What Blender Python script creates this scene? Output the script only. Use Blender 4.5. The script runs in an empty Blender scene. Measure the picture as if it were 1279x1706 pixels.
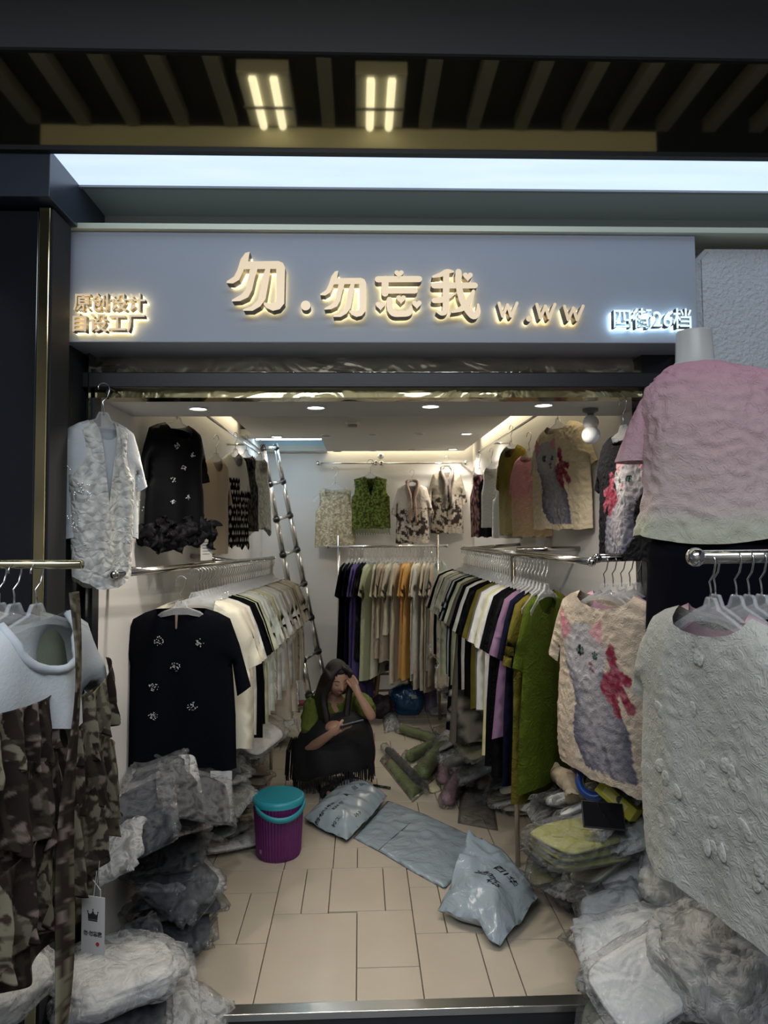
import bpy, bmesh, math, random
import numpy as np
from mathutils import Vector, Matrix, noise
from mathutils.geometry import delaunay_2d_cdt
from math import sin, cos, pi, radians as R
random.seed(7)
S = bpy.context.scene
COL = S.collection
# ---------------------------------------------------------------- camera
FPX, CX, CY = 1183.0, 639.5, 853.0
SHY = -35.0
cam = bpy.data.objects.new('camera', bpy.data.cameras.new('camera'))
COL.objects.link(cam); S.camera = cam
cam.data.sensor_fit = 'VERTICAL'; cam.data.sensor_height = 36.0
cam.data.lens = FPX/1706*36.0
cam.data.shift_y = SHY/1706
cam.data.clip_start = .05
CAMZ = 1.64
CM = Matrix.Rotation(R(-1.94), 4, 'Z') @ Matrix.Rotation(R(93.0), 4, 'X') @ Matrix.Rotation(R(-.4), 4, 'Z')
CM.translation = Vector((0, 0, CAMZ))
cam.matrix_world = CM
M3 = CM.to_3x3()
def ray(px, py): return M3 @ Vector(((px-CX)/FPX, -(py-(CY+SHY))/FPX, -1))
def P(px, py, Y):
    d = ray(px, py); return d*(Y/d.y) + Vector((0, 0, CAMZ))
def PZ(px, py, z=0.0):
    d = ray(px, py); return d*((z-CAMZ)/d.z) + Vector((0, 0, CAMZ))
def PX(px, py, X):
    d = ray(px, py); return d*(X/d.x) + Vector((0, 0, CAMZ))
# ---------------------------------------------------------------- light and exposure
S.view_settings.view_transform = 'Standard'; S.view_settings.look = 'None'
S.view_settings.gamma = 1; S.view_settings.use_curve_mapping = False
S.view_settings.exposure = 0.62
W = bpy.data.worlds.new('world'); S.world = W; W.use_nodes = True
W.node_tree.nodes['Background'].inputs[0].default_value = (.55, .62, .72, 1)
W.node_tree.nodes['Background'].inputs[1].default_value = .10
S.cycles.max_bounces = 7; S.cycles.transparent_max_bounces = 24
S.cycles.diffuse_bounces = 3; S.cycles.glossy_bounces = 3; S.cycles.transmission_bounces = 3
S.cycles.caustics_reflective = False; S.cycles.caustics_refractive = False
S.cycles.sample_clamp_indirect = 3.0
def area(name, loc, size, power, col=(1, 1, 1), rot=(0, 0, 0), spread=pi):
    l = bpy.data.lights.new(name, 'AREA'); l.shape = 'RECTANGLE'
    l.size, l.size_y = size; l.energy = power; l.color = col; l.spread = spread
    o = bpy.data.objects.new(name, l); COL.objects.link(o); o.location = loc; o.rotation_euler = rot
    return o
# lamps the place has: the corridor's light trough over the sign, corridor lamps behind, shop downlights, coves; the first below is an added fill
area('mirror_band_fill', (0, 1.93, 3.32), (3.6, .05), 5, (1, .93, .72), (R(-75), 0, 0))  # added fill out of view, brightens the mirrored beam and baffles
area('corridor_light', (-.1, -.6, 3.2), (2.6, 1.6), 66, (.84, .92, 1))
DOWNS = []      # filled by the lamp builder
# ---------------------------------------------------------------- materials
def newmat(name):
    m = bpy.data.materials.new(name); m.use_nodes = True
    nt = m.node_tree; b = nt.nodes['Principled BSDF']
    return m, nt, b
def N(nt, t, **kw):
    n = nt.nodes.new(t)
    for k, v in kw.items(): setattr(n, k, v)
    return n
_mc = {}
def mat(name, col, rough=.6, metal=0, bump=0, bscale=60, var=0, vscale=4, emit=0, alpha=1, spec=.5, detail=3, distort=0, stretch=None, trans=0):
    if name in _mc: return _mc[name]
    m, nt, b = newmat(name); L = nt.links
    c = (*col, 1)
    b.inputs['Base Color'].default_value = c; b.inputs['Roughness'].default_value = rough
    b.inputs['Metallic'].default_value = metal; b.inputs['Specular IOR Level'].default_value = spec
    tc = N(nt, 'ShaderNodeTexCoord'); src = tc.outputs['Object']
    if stretch:
        mp = N(nt, 'ShaderNodeMapping'); mp.inputs['Scale'].default_value = stretch
        L.new(src, mp.inputs[0]); src = mp.outputs[0]
    if var:
        n = N(nt, 'ShaderNodeTexNoise'); n.inputs['Scale'].default_value = vscale; n.inputs['Detail'].default_value = 4
        L.new(src, n.inputs['Vector'])
        mx = N(nt, 'ShaderNodeMix', data_type='RGBA')
        mx.inputs['A'].default_value = (*[max(0, x*(1-var)) for x in col], 1); mx.inputs['B'].default_value = (*[min(1, x*(1+var)) for x in col], 1)
        L.new(n.outputs[0], mx.inputs['Factor']); L.new(mx.outputs['Result'], b.inputs['Base Color'])
    if bump:
        n = N(nt, 'ShaderNodeTexNoise'); n.inputs['Scale'].default_value = bscale; n.inputs['Detail'].default_value = detail
        n.inputs['Distortion'].default_value = distort
        L.new(src, n.inputs['Vector'])
        bp = N(nt, 'ShaderNodeBump'); bp.inputs['Strength'].default_value = bump; bp.inputs['Distance'].default_value = .01
        L.new(n.outputs[0], bp.inputs['Height']); L.new(bp.outputs[0], b.inputs['Normal'])
    if emit:
        b.inputs['Emission Color'].default_value = c; b.inputs['Emission Strength'].default_value = emit
    if alpha < 1: b.inputs['Alpha'].default_value = alpha
    if trans: b.inputs['Transmission Weight'].default_value = trans
    _mc[name] = m; return m
def cloth(name, bump=.3, bscale=90, rough=.85, kind='noise', sheen=.0, alpha=None):
    """fabric whose colour is the garment's own 'Col' attribute"""
    if name in _mc: return _mc[name]
    m, nt, b = newmat(name); L = nt.links
    a = N(nt, 'ShaderNodeAttribute', attribute_name='Col'); L.new(a.outputs['Color'], b.inputs['Base Color'])
    b.inputs['Roughness'].default_value = rough; b.inputs['Sheen Weight'].default_value = sheen
    b.inputs['Specular IOR Level'].default_value = .05
    tc = N(nt, 'ShaderNodeTexCoord')
    if kind == 'noise':
        n = N(nt, 'ShaderNodeTexNoise'); n.inputs['Scale'].default_value = bscale; n.inputs['Detail'].default_value = 4; n.inputs['Distortion'].default_value = .6; h = n.outputs[0]
        L.new(tc.outputs['Object'], n.inputs['Vector'])
    elif kind == 'crinkle':
        n = N(nt, 'ShaderNodeTexNoise'); n.inputs['Scale'].default_value = bscale; n.inputs['Detail'].default_value = 5; n.inputs['Distortion'].default_value = 2.2
        L.new(tc.outputs['Object'], n.inputs['Vector'])
        r = N(nt, 'ShaderNodeMath', operation='SUBTRACT'); r.inputs[1].default_value = .5; L.new(n.outputs[0], r.inputs[0])
        ab = N(nt, 'ShaderNodeMath', operation='ABSOLUTE'); L.new(r.outputs[0], ab.inputs[0]); h = ab.outputs[0]
    elif kind == 'lace':
        v = N(nt, 'ShaderNodeTexVoronoi', feature='DISTANCE_TO_EDGE'); v.inputs['Scale'].default_value = bscale
        n = N(nt, 'ShaderNodeTexNoise'); n.inputs['Scale'].default_value = 14
        L.new(tc.outputs['Object'], n.inputs['Vector'])
        ad = N(nt, 'ShaderNodeVectorMath', operation='MULTIPLY_ADD'); ad.inputs[1].default_value = (.05, .05, .05)
        L.new(n.outputs['Color'], ad.inputs[0]); L.new(tc.outputs['Object'], ad.inputs[2]); L.new(ad.outputs[0], v.inputs['Vector'])
        h = v.outputs['Distance']
        if alpha is not None:
            mr = N(nt, 'ShaderNodeMapRange'); mr.inputs['From Min'].default_value = .1; mr.inputs['From Max'].default_value = .22
            mr.inputs['To Min'].default_value = 1; mr.inputs['To Max'].default_value = alpha
            L.new(h, mr.inputs[0]); L.new(mr.outputs[0], b.inputs['Alpha'])
    if alpha is not None and kind != 'lace': b.inputs['Alpha'].default_value = alpha
    bp = N(nt, 'ShaderNodeBump'); bp.inputs['Strength'].default_value = bump; bp.inputs['Distance'].default_value = .012
    L.new(h, bp.inputs['Height']); L.new(bp.outputs[0], b.inputs['Normal'])
    _mc[name] = m; return m
def plastic(name, tint=(.55, .57, .60), lo=.10, hi=.5, bscale=9, bump=.55, rough=.09, gloss=.62):
    """thin clear film: see-through with glossy crinkles and milky creases"""
    if name in _mc: return _mc[name]
    m, nt, b = newmat(name); L = nt.links
    tc = N(nt, 'ShaderNodeTexCoord')
    n = N(nt, 'ShaderNodeTexNoise'); n.inputs['Scale'].default_value = bscale; n.inputs['Detail'].default_value = 5; n.inputs['Distortion'].default_value = 1.5
    L.new(tc.outputs['Object'], n.inputs['Vector'])
    s = N(nt, 'ShaderNodeMath', operation='SUBTRACT'); s.inputs[1].default_value = .5; L.new(n.outputs[0], s.inputs[0])
    a = N(nt, 'ShaderNodeMath', operation='ABSOLUTE'); L.new(s.outputs[0], a.inputs[0])
    mr = N(nt, 'ShaderNodeMapRange'); mr.inputs['From Min'].default_value = 0; mr.inputs['From Max'].default_value = .14
    mr.inputs['To Min'].default_value = hi; mr.inputs['To Max'].default_value = lo
    L.new(a.outputs[0], mr.inputs[0])
    bp = N(nt, 'ShaderNodeBump'); bp.inputs['Strength'].default_value = bump; bp.inputs['Distance'].default_value = .05
    L.new(a.outputs[0], bp.inputs['Height'])
    nt.nodes.remove(b); out = nt.nodes['Material Output']
    tr = N(nt, 'ShaderNodeBsdfTransparent'); df = N(nt, 'ShaderNodeBsdfDiffuse'); df.inputs['Color'].default_value = (*tint, 1); gl = N(nt, 'ShaderNodeBsdfGlossy'); gl.inputs['Roughness'].default_value = rough
    fr = N(nt, 'ShaderNodeFresnel'); fr.inputs['IOR'].default_value = 1.5; fm = N(nt, 'ShaderNodeMath', operation='MULTIPLY'); fm.inputs[1].default_value = gloss; fm.use_clamp = True
    for q in (df, gl, fr): L.new(bp.outputs[0], q.inputs['Normal'])
    m1 = N(nt, 'ShaderNodeMixShader'); L.new(mr.outputs[0], m1.inputs[0]); L.new(tr.outputs[0], m1.inputs[1]); L.new(df.outputs[0], m1.inputs[2])
    L.new(fr.outputs[0], fm.inputs[0]); m2 = N(nt, 'ShaderNodeMixShader'); L.new(fm.outputs[0], m2.inputs[0]); L.new(m1.outputs[0], m2.inputs[1]); L.new(gl.outputs[0], m2.inputs[2])
    L.new(m2.outputs[0], out.inputs[0])
    _mc[name] = m; return m
# ---------------------------------------------------------------- objects
def tag(o, label=None, cat=None, group=None, kind=None):
    if label: o['label'] = label
    if cat: o['category'] = cat
    if group: o['group'] = group
    if kind: o['kind'] = kind
    return o
def link(name, me, m=None, parent=None, smooth=True):
    if m is not None:
        for q in (m if isinstance(m, (list, tuple)) else [m]): me.materials.append(q)
    if smooth: me.shade_smooth()
    o = bpy.data.objects.new(name, me); COL.objects.link(o)
    if parent: o.parent = parent
    return o
def obj(name, bm, m, parent=None, smooth=False):
    me = bpy.data.meshes.new(name); bm.to_mesh(me); bm.free()
    return link(name, me, m, parent, smooth)
def empty(name, loc=(0, 0, 0), rot=(0, 0, 0), label=None, cat=None, group=None):
    o = bpy.data.objects.new(name, None); COL.objects.link(o); o.location = loc; o.rotation_euler = rot
    o.empty_display_size = .05
    return tag(o, label, cat, group)
def copy_tree(o, parent=None):
    c = o.copy(); COL.objects.link(c)
    if parent: c.parent = parent
    for ch in list(o.children): copy_tree(ch, c)
    return c
def struct(name, bm, m, smooth=False):
    return tag(obj(name, bm, m, None, smooth), kind='structure')
def add_box(bm, lo, hi, mtx=None, bevel=0, mi=0):
    lo = Vector(lo); hi = Vector(hi)
    r = bmesh.ops.create_cube(bm, size=1)
    vs = r['verts']; c = (lo+hi)/2; d = hi-lo
    for v in vs: v.co = Vector((v.co.x*d.x, v.co.y*d.y, v.co.z*d.z)) + c
    if bevel:
        es = list({e for v in vs for e in v.link_edges})
        rr = bmesh.ops.bevel(bm, geom=es, offset=bevel, segments=2, affect='EDGES', profile=.5)
        vs = list({v for f in rr['faces'] for v in f.verts} | {v for v in vs if v.is_valid})
    if mtx is not None:
        for v in vs: v.co = mtx @ v.co
    if mi:
        for f in {f for v in vs for f in v.link_faces}: f.material_index = mi
    return vs
def box(lo, hi, bevel=0):
    bm = bmesh.new(); add_box(bm, lo, hi, None, bevel); return bm
def add_tube(bm, pts, r, n=8, cap=True, closed=False):
    pts = [Vector(p) for p in pts]
    if not hasattr(r, '__len__'): r = [r]*len(pts)
    rings = []; up = None
    for i, p in enumerate(pts):
        a = pts[i-1] if (i > 0 or closed) else p; b = pts[(i+1) % len(pts)] if (i < len(pts)-1 or closed) else p
        t = (b-a)
        if t.length < 1e-9: t = Vector((0, 0, 1))
        t.normalize()
        if up is None:
            up = Vector((0, 0, 1)) if abs(t.z) < .9 else Vector((0, 1, 0))
        s = t.cross(up)
        if s.length < 1e-6: s = t.orthogonal()
        s.normalize(); u = s.cross(t); up = u
        rings.append([bm.verts.new(p + (s*cos(2*pi*k/n) + u*sin(2*pi*k/n))*r[i]) for k in range(n)])
    m = len(rings)
    for i in range(m if closed else m-1):
        A, B = rings[i], rings[(i+1) % m]
        for k in range(n): bm.faces.new((A[k], A[(k+1) % n], B[(k+1) % n], B[k]))
    if cap and not closed:
        bm.faces.new(rings[0][::-1]); bm.faces.new(rings[-1])
def tube(pts, r, n=8, closed=False):
    bm = bmesh.new(); add_tube(bm, pts, r, n, True, closed); return bm
def add_lathe(bm, prof, n=24, c=(0, 0, 0), sx=1, sy=1, cap=True):
    c = Vector(c); rings = []
    for r, z in prof: rings.append([bm.verts.new(c+Vector((r*cos(2*pi*k/n)*sx, r*sin(2*pi*k/n)*sy, z))) for k in range(n)])
    for A, B in zip(rings, rings[1:]):
        for k in range(n): bm.faces.new((A[k], A[(k+1) % n], B[(k+1) % n], B[k]))
    if cap: bm.faces.new(rings[0][::-1]); bm.faces.new(rings[-1])
def lathe(prof, n=24, **k):
    bm = bmesh.new(); add_lathe(bm, prof, n, **k); return bm
def add_prism(bm, poly, y0, y1):
    """polygon in x,z extruded along y"""
    A = [bm.verts.new((x, y0, z)) for x, z in poly]; B = [bm.verts.new((x, y1, z)) for x, z in poly]
    fs = [bm.faces.new(A), bm.faces.new(B[::-1])]; n = len(A)
    for k in range(n): fs.append(bm.faces.new((A[k], B[k], B[(k+1) % n], A[(k+1) % n])))
    return fs
def nz(x, y, z=0, s=1.0): return noise.noise(Vector((x*s, y*s, z*s)))
def catmull(pts, n=6):
    pts = [Vector(p) for p in pts]; out = []
    for i in range(len(pts)-1):
        p0 = pts[max(i-1, 0)]; p1 = pts[i]; p2 = pts[i+1]; p3 = pts[min(i+2, len(pts)-1)]
        for k in range(n):
            t = k/n
            out.append(.5*((2*p1) + (p2-p0)*t + (2*p0-5*p1+4*p2-p3)*t*t + (3*p1-p0-3*p2+p3)*t**3))
    out.append(pts[-1]); return out
# ---------------------------------------------------------------- room shell
XL, XR, YF, YB, ZC = -.93, 1.09, 2.52, 6.80, 2.37
M_wall = mat('wall_white_paint', (.70, .69, .68), .7, bump=.03, bscale=30, var=.04)
M_ceil = mat('ceiling_white_paint', (.62, .61, .58), .75)
M_greyfloor = mat('beige_tile', (.54, .475, .385), .32, var=.10, vscale=5, bump=.06, bscale=40)
M_grout = mat('tile_grout', (.22, .19, .15), .8)
M_black = mat('black_gloss_panel', (.012, .014, .018), .12, spec=.6)
M_blackm = mat('black_satin', (.012, .012, .014), .4)
M_gold = mat('polished_brass', (.72, .62, .36), .10, 1, bump=.05, bscale=4)
M_mirr = mat('smoky_mirror', (.30, .27, .22), .05, 1, bump=.015, bscale=3)
M_steel = mat('brushed_steel', (.75, .76, .76), .28, 1, bump=.06, bscale=50, stretch=(1, 20, 20))
M_chrome = mat('chrome', (.78, .77, .75), .08, 1)
M_wire = mat('hook_wire', (.62, .62, .62), .2, 1)
M_rail = mat('rail_tube', (.62, .60, .57), .15, 1)
M_dark = mat('dark_fascia', (.10, .11, .125), .5)
M_soff = mat('grey_soffit', (.50, .53, .52), .55)
M_stone = mat('rough_plaster', (.66, .69, .73), .9, bump=1.0, bscale=70, detail=4, var=.06)
def room():
    z0 = -.16
    bm = box((XL-.4, YF+.02, -.2), (XR+.4, YB+.1, -.012)); 
    fl = struct('floor', bm, M_grout)
    # tile slabs: opus pattern on one mesh
    bm = bmesh.new()
    rects = tile_layout()
    g = .0022
    for (x0, y0, x1, y1) in rects:
        x0 = max(x0, XL-.35); x1 = min(x1, XR+.35); y0 = max(y0, YF+.03); y1 = min(y1, YB+.05)
        if x1-x0 < .03 or y1-y0 < .03: continue
        add_box(bm, (x0+g, y0+g, -.012), (x1-g, y1-g, 0), None, .0012)
    ft = obj('floor_tiles', bm, M_greyfloor, fl)
    # threshold
    bm = bmesh.new(); add_box(bm, (XL-.1, YF-.02, -.02), (XR+.1, YF+.035, .004), None, .002)
    struct('trim_1', bm, M_steel)
    bm = bmesh.new(); add_box(bm, (-2.4, YF-.012, -.17), (2.4, YF+.02, -.02))
    struct('trim_2', bm, mat('dark_riser', (.03, .035, .037), .3, bump=.1, bscale=20))
    bm = box((-3, -2.2, -.21), (3, YF+.0, -.17)); struct('floor_corridor', bm, mat('corridor_floor', (.10, .10, .10), .2, var=.3, vscale=3))
    # walls
    bm = box((XL-.1, YF+.02, -.02), (XL, YB+.1, 2.6)); struct('wall_left', bm, M_wall)
    bm = box((XR, YF+.02, -.02), (XR+.1, YB+.1, 2.6)); struct('wall_right', bm, M_wall)
    bm = box((XL, YB, -.02), (XR, YB+.1, 2.6)); struct('wall_back', bm, M_wall)
    # dropped ceiling with a cove gap along right, back and front part of left wall
    cg = .10
    hx0, hx1, hy0, hy1 = XL+.02, XL+.62, 5.75, 6.66
    bm = bmesh.new(); zt = ZC+.05
    def slab(a, b, c, d): add_box(bm, (a, c, ZC), (b, d, zt))
    slab(XL+cg, XR-cg, 2.9, hy0); slab(hx1, XR-cg, hy0, YB-cg); slab(XL+.0, XL+cg, hy0-.2, hy0); 
    slab(XL, hx0, hy0, YB-.0); slab(hx0, hx1, hy1, YB)
    struct('ceiling', bm, M_ceil)
    bm = box((XL-.05, 2.5, 2.52), (XR+.05, YB+.1, 2.6)); struct('ceiling_upper', bm, M_ceil)
    # recess box with its tube light
    bm = bmesh.new()
    mb = mat('recess_panel', (.42, .58, .66), .4)
    add_box(bm, (hx0, hy0, ZC+.05), (hx1, hy1, ZC+.14)); 
    for f in list(bm.faces):
        if f.normal.z < -.5: bm.faces.remove(f)
    bmesh.ops.reverse_faces(bm, faces=bm.faces[:])
    t = empty('recessed_lamp', (0, 0, 0), label='recessed ceiling light box with pale blue lining at the back left corner', cat='ceiling light')
    obj('housing', bm, mb, t)
    obj('light_tube', tube([(hx0+.02, 6.1, ZC+.05), (hx1-.02, 6.1, ZC+.05)], .016, 8), mat('tube_glow', (.75, .92, 1), emit=7), t)
    area('recess_light', (hx0+.3, 6.2, ZC+.03), (.5, .3), 1.6, (.75, .9, 1))
    # bulkhead over the entrance: white box with 4 downlights in its soffit
    bm = bmesh.new(); add_box(bm, (XL-.0, 2.56, 2.105), (XR, 2.93, 2.52))
    struct('ceiling_bulkhead', bm, mat('bulkhead_paint', (.50, .50, .51), .6))
def tile_layout():
    # module placed from the photograph's own joints, repeated over the floor
    out = []
    random.seed(5)
    tr = [(-.379, 2.5, -.022, 3.13), (-.022, 2.5, .215, 2.745), (-.022, 2.745, .215, 3.14), (-.379, 3.13, -.262, 3.53), (-.262, 3.13, -.145, 3.53),
          (-.145, 3.14, .10, 3.53), (.10, 3.14, .215, 3.53), (.215, 2.5, .46, 2.96), (.46, 2.5, .575, 2.96), (.575, 2.5, .82, 2.9), (.82, 2.5, 1.3, 2.96),
          (.215, 2.96, .345, 3.33), (.345, 2.96, .575, 3.53), (.215, 3.33, .345, 3.53), (.575, 2.9, .82, 3.53), (.82, 2.96, 1.3, 3.53),
          (-.74, 2.5, -.379, 2.92), (-.50, 2.92, -.379, 3.315), (-.74, 2.92, -.50, 3.315), (-.74, 3.315, -.379, 3.53), (-1.3, 2.5, -.74, 3.0), (-1.3, 3.0, -.74, 3.53)]
    out += tr
    y = 3.53
    rows = [.22, .40, .20, .40, .22, .40, .20]
    k = 0
    while y < YB:
        h = rows[k % len(rows)]; x = -1.32 + (.118*k) % .35
        while x < 1.4:
            w = random.choice([.118, .236, .236, .354]); out.append((x, y, x+w, y+h)); x += w
        y += h; k += 1
    return out
room()
# fill floor in front-left/right corners under racks is the same tile
def facade():
    # side jambs (black gloss) and pillar left
    zf, zt = -.17, 2.765
    a = P(62, 500, 2.12).x
    bm = bmesh.new(); add_box(bm, (-2.6, 2.12, zf), (a, 2.95, 2.60), None, .003)
    struct('pillar_left', bm, M_black)
    bm = bmesh.new(); c0 = P(82, 330, 2.07).x; add_box(bm, (-2.6, 2.07, 2.62), (c0, 2.60, 2.766), None, .002)
    struct('trim_3', bm, mat('dark_cap', (.035, .045, .065), .3))
    # brass strips
    x1 = P(86, 500, 2.14).x
    bm = bmesh.new(); add_box(bm, (a+.002, 2.118, zf), (x1, 2.128, 2.61), None, .002); add_box(bm, (P(92, 500, 2.27).x, 2.262, zf), (P(106, 500, 2.27).x, 2.27, 2.61), None, .002)
    t = struct('trim_4', bm, M_gold)
    bm = bmesh.new(); add_box(bm, (a, 2.130, zf), (P(89,500,2.14).x, 2.26, 2.61)); add_box(bm, (-1.3, 2.272, zf), (P(106, 500, 2.28).x, 2.9, 2.61)); struct('trim_5', bm, mat('black_matt', (.012, .013, .016), .75))
    bm = bmesh.new(); add_box(bm, (x1+.0, 2.44, zf), (XL+.002, 2.56, 2.3)); struct('wall_front_left', bm, M_black)
    bm = bmesh.new(); add_box(bm, (XL-.06, YF-.04, zf+.17), (XL+.012, YF+.02, 2.2)); struct('trim_6', bm, M_blackm)
    # right post and pillar with rough plaster
    bm = bmesh.new(); add_box(bm, (P(1062, 640, 2.5).x, 2.46, 0), (XR+.05, 2.56, 2.3)); struct('trim_7', bm, M_black)
    px = P(1158, 480, 2.36).x
    bm = bmesh.new()
    add_prism(bm, [(px, zf), (px, 2.555), (px+.035, 2.59), (2.8, 2.59), (2.8, zf)], 2.34, 3.0)
    bmesh.ops.bevel(bm, geom=[e for e in bm.edges if abs(e.verts[0].co.y-2.34) < 1e-4 and abs(e.verts[1].co.y-2.34) < 1e-4], offset=.015, segments=3, affect='EDGES')
    struct('pillar_right', bm, M_stone)
    bm = box((px-.02, 2.42, 2.3), (2.8, 2.6, 2.618)); struct('trim_17', bm, mat('cream_wall', (.55, .56, .46), .6))
    # facade wall above sign, soffit, light strip
    bm = box((-2.6, 2.52, 2.30), (2.8, 2.60, 2.78)); struct('wall_front_upper', bm, M_soff)
    bm = box((-2.6, 2.295, 2.765), (2.8, 2.60, 2.80)); struct('ceiling_soffit', bm, M_soff)
    bm = box((-2.6, 2.285, 2.755), (2.8, 2.30, 2.80)); struct('trim_8', bm, mat('trough_lip', (.35, .36, .36), .4))
    # luminous diffuser
    m, nt, b = newmat('light_diffuser'); b.inputs['Base Color'].default_value = (.6, .7, .8, 1)
    n = N(nt, 'ShaderNodeTexNoise'); n.inputs['Scale'].default_value = 3
    tc = N(nt, 'ShaderNodeTexCoord'); mp = N(nt, 'ShaderNodeMapping'); mp.inputs['Scale'].default_value = (1, 5, 1)
    nt.links.new(tc.outputs['Object'], mp.inputs[0]); nt.links.new(mp.outputs[0], n.inputs['Vector'])
    mx = N(nt, 'ShaderNodeMix', data_type='RGBA'); mx.inputs['A'].default_value = (.50, .64, .90, 1); mx.inputs['B'].default_value = (.66, .80, 1.0, 1)
    nt.links.new(n.outputs[0], mx.inputs['Factor']); nt.links.new(mx.outputs['Result'], b.inputs['Emission Color']); b.inputs['Emission Strength'].default_value = .74
    bm = box((-2.6, 2.072, 2.762), (2.8, 2.285, 2.79)); o = tag(obj('light_trough', bm, m), 'long glowing white light panel running over the whole shop sign', 'light panel')
    # mirror band and dark fascia
    zm0, zm1 = 2.765, P(640, 97, 2.07).z
    bm = box((-2.6, 2.058, zm0-.012), (2.8, 2.072, zm1)); struct('trim_9', bm, mat('bronze_mirror', (.30, .27, .20), .04, 1, bump=.012, bscale=2))
    bm = box((-2.6, 2.045, zm1), (2.8, 2.10, 3.7)); struct('wall_fascia', bm, M_dark)
    bm = box((-2.6, 2.05, zm0-.014), (2.8, 2.074, zm0+.0)); struct('trim_10', bm, M_blackm)
    # corridor ceiling with depth-running baffles and lamps, seen in the mirror
    mc = mat('corridor_ceiling', (.03, .035, .04), .6); ms = mat('baffle_paint', (.24, .24, .21), .5)
    bm = box((-3.0, -2.2, 3.62), (3.0, 2.10, 3.7)); struct('ceiling_corridor', bm, mc)
    bm = box((-1.50, .70, 3.46), (1.45, .80, 3.56)); struct('trim_11', bm, mat('pale_beam', (.75, .72, .52), .5))
    bm = box((-1.55, .66, 3.40), (3.0, .70, 3.43)); struct('trim_12', bm, ms)
    proto = None; k = 0
    x = -2.9
    while x < 2.9:
        if abs(x+.42) > .16 and abs(x-.10) > .14:
            if proto is None:
                proto = obj('ceiling_baffle', box((-.03, .82, 3.55), (.03, 1.45, 3.615)), ms); o = proto
            else: o = copy_tree(proto)
            o.location.x = x; tag(o, 'beige baffle strip across the dark corridor ceiling, seen in the mirror band', 'ceiling baffle', 'ceiling baffles of the corridor'); k += 1
        x += .23
    for i, (xa, lb) in enumerate([(-.40, 'left of the two square twin tube lamps mirrored above the sign'), (.10, 'right of the two square twin tube lamps mirrored above the sign')]):
        t = empty('corridor_lamp', (xa, 1.02, 3.55), label=lb, cat='ceiling lamp')
        obj('housing', box((-.11, -.2, 0), (.11, .2, .06), .004), mat('lamp_housing', (.5, .5, .42), .4), t)
        for sx in (-.045, .045):
            obj('lamp_tube', tube([(sx, -.18, -.012), (sx, .18, -.012)], .018, 8), mat('lamp_tube_glow', (1, .97, .78), emit=2.2), t)
        obj('strap', box((-.11, -.01, -.032), (.11, .01, -.028)), ms, t)
    # entrance head: brass mirror / black bar / brass mirror under the sign
    z = [P(640, py, 2.5).z for py in (597, 626, 651, 664)]
    bm = box((XL-.02, 2.50, z[1]), (XR+.03, 2.56, z[0]+.05)); struct('trim_13', bm, mat('head_mirror', (.60, .55, .45), .10, 1, bump=.8, bscale=5, distort=1))
    bm = box((XL-.02, 2.44, z[2]), (XR+.03, 2.56, z[1]), .004); struct('trim_14', bm, M_blackm)
    bm = box((XL-.02, 2.48, z[3]), (XR+.03, 2.56, z[2])); struct('trim_15', bm, mat('head_brass', (.75, .66, .38), .12, 1, bump=.8, bscale=5, distort=1))
    bm = box((P(108, 380, 2.29).x, 2.28, P(640, 386, 2.29).z), (2.8, 2.50, P(640, 377, 2.29).z)); struct('trim_16', bm, mat('pale_brass', (.75, .78, .62), .3, .3))
facade()
bm = box((-3, -2.3, -.2), (3, -2.2, 3.62)); struct('wall_corridor', bm, mat('opposite_shop', (.40, .37, .33), .7, var=.8, vscale=3))
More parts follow.
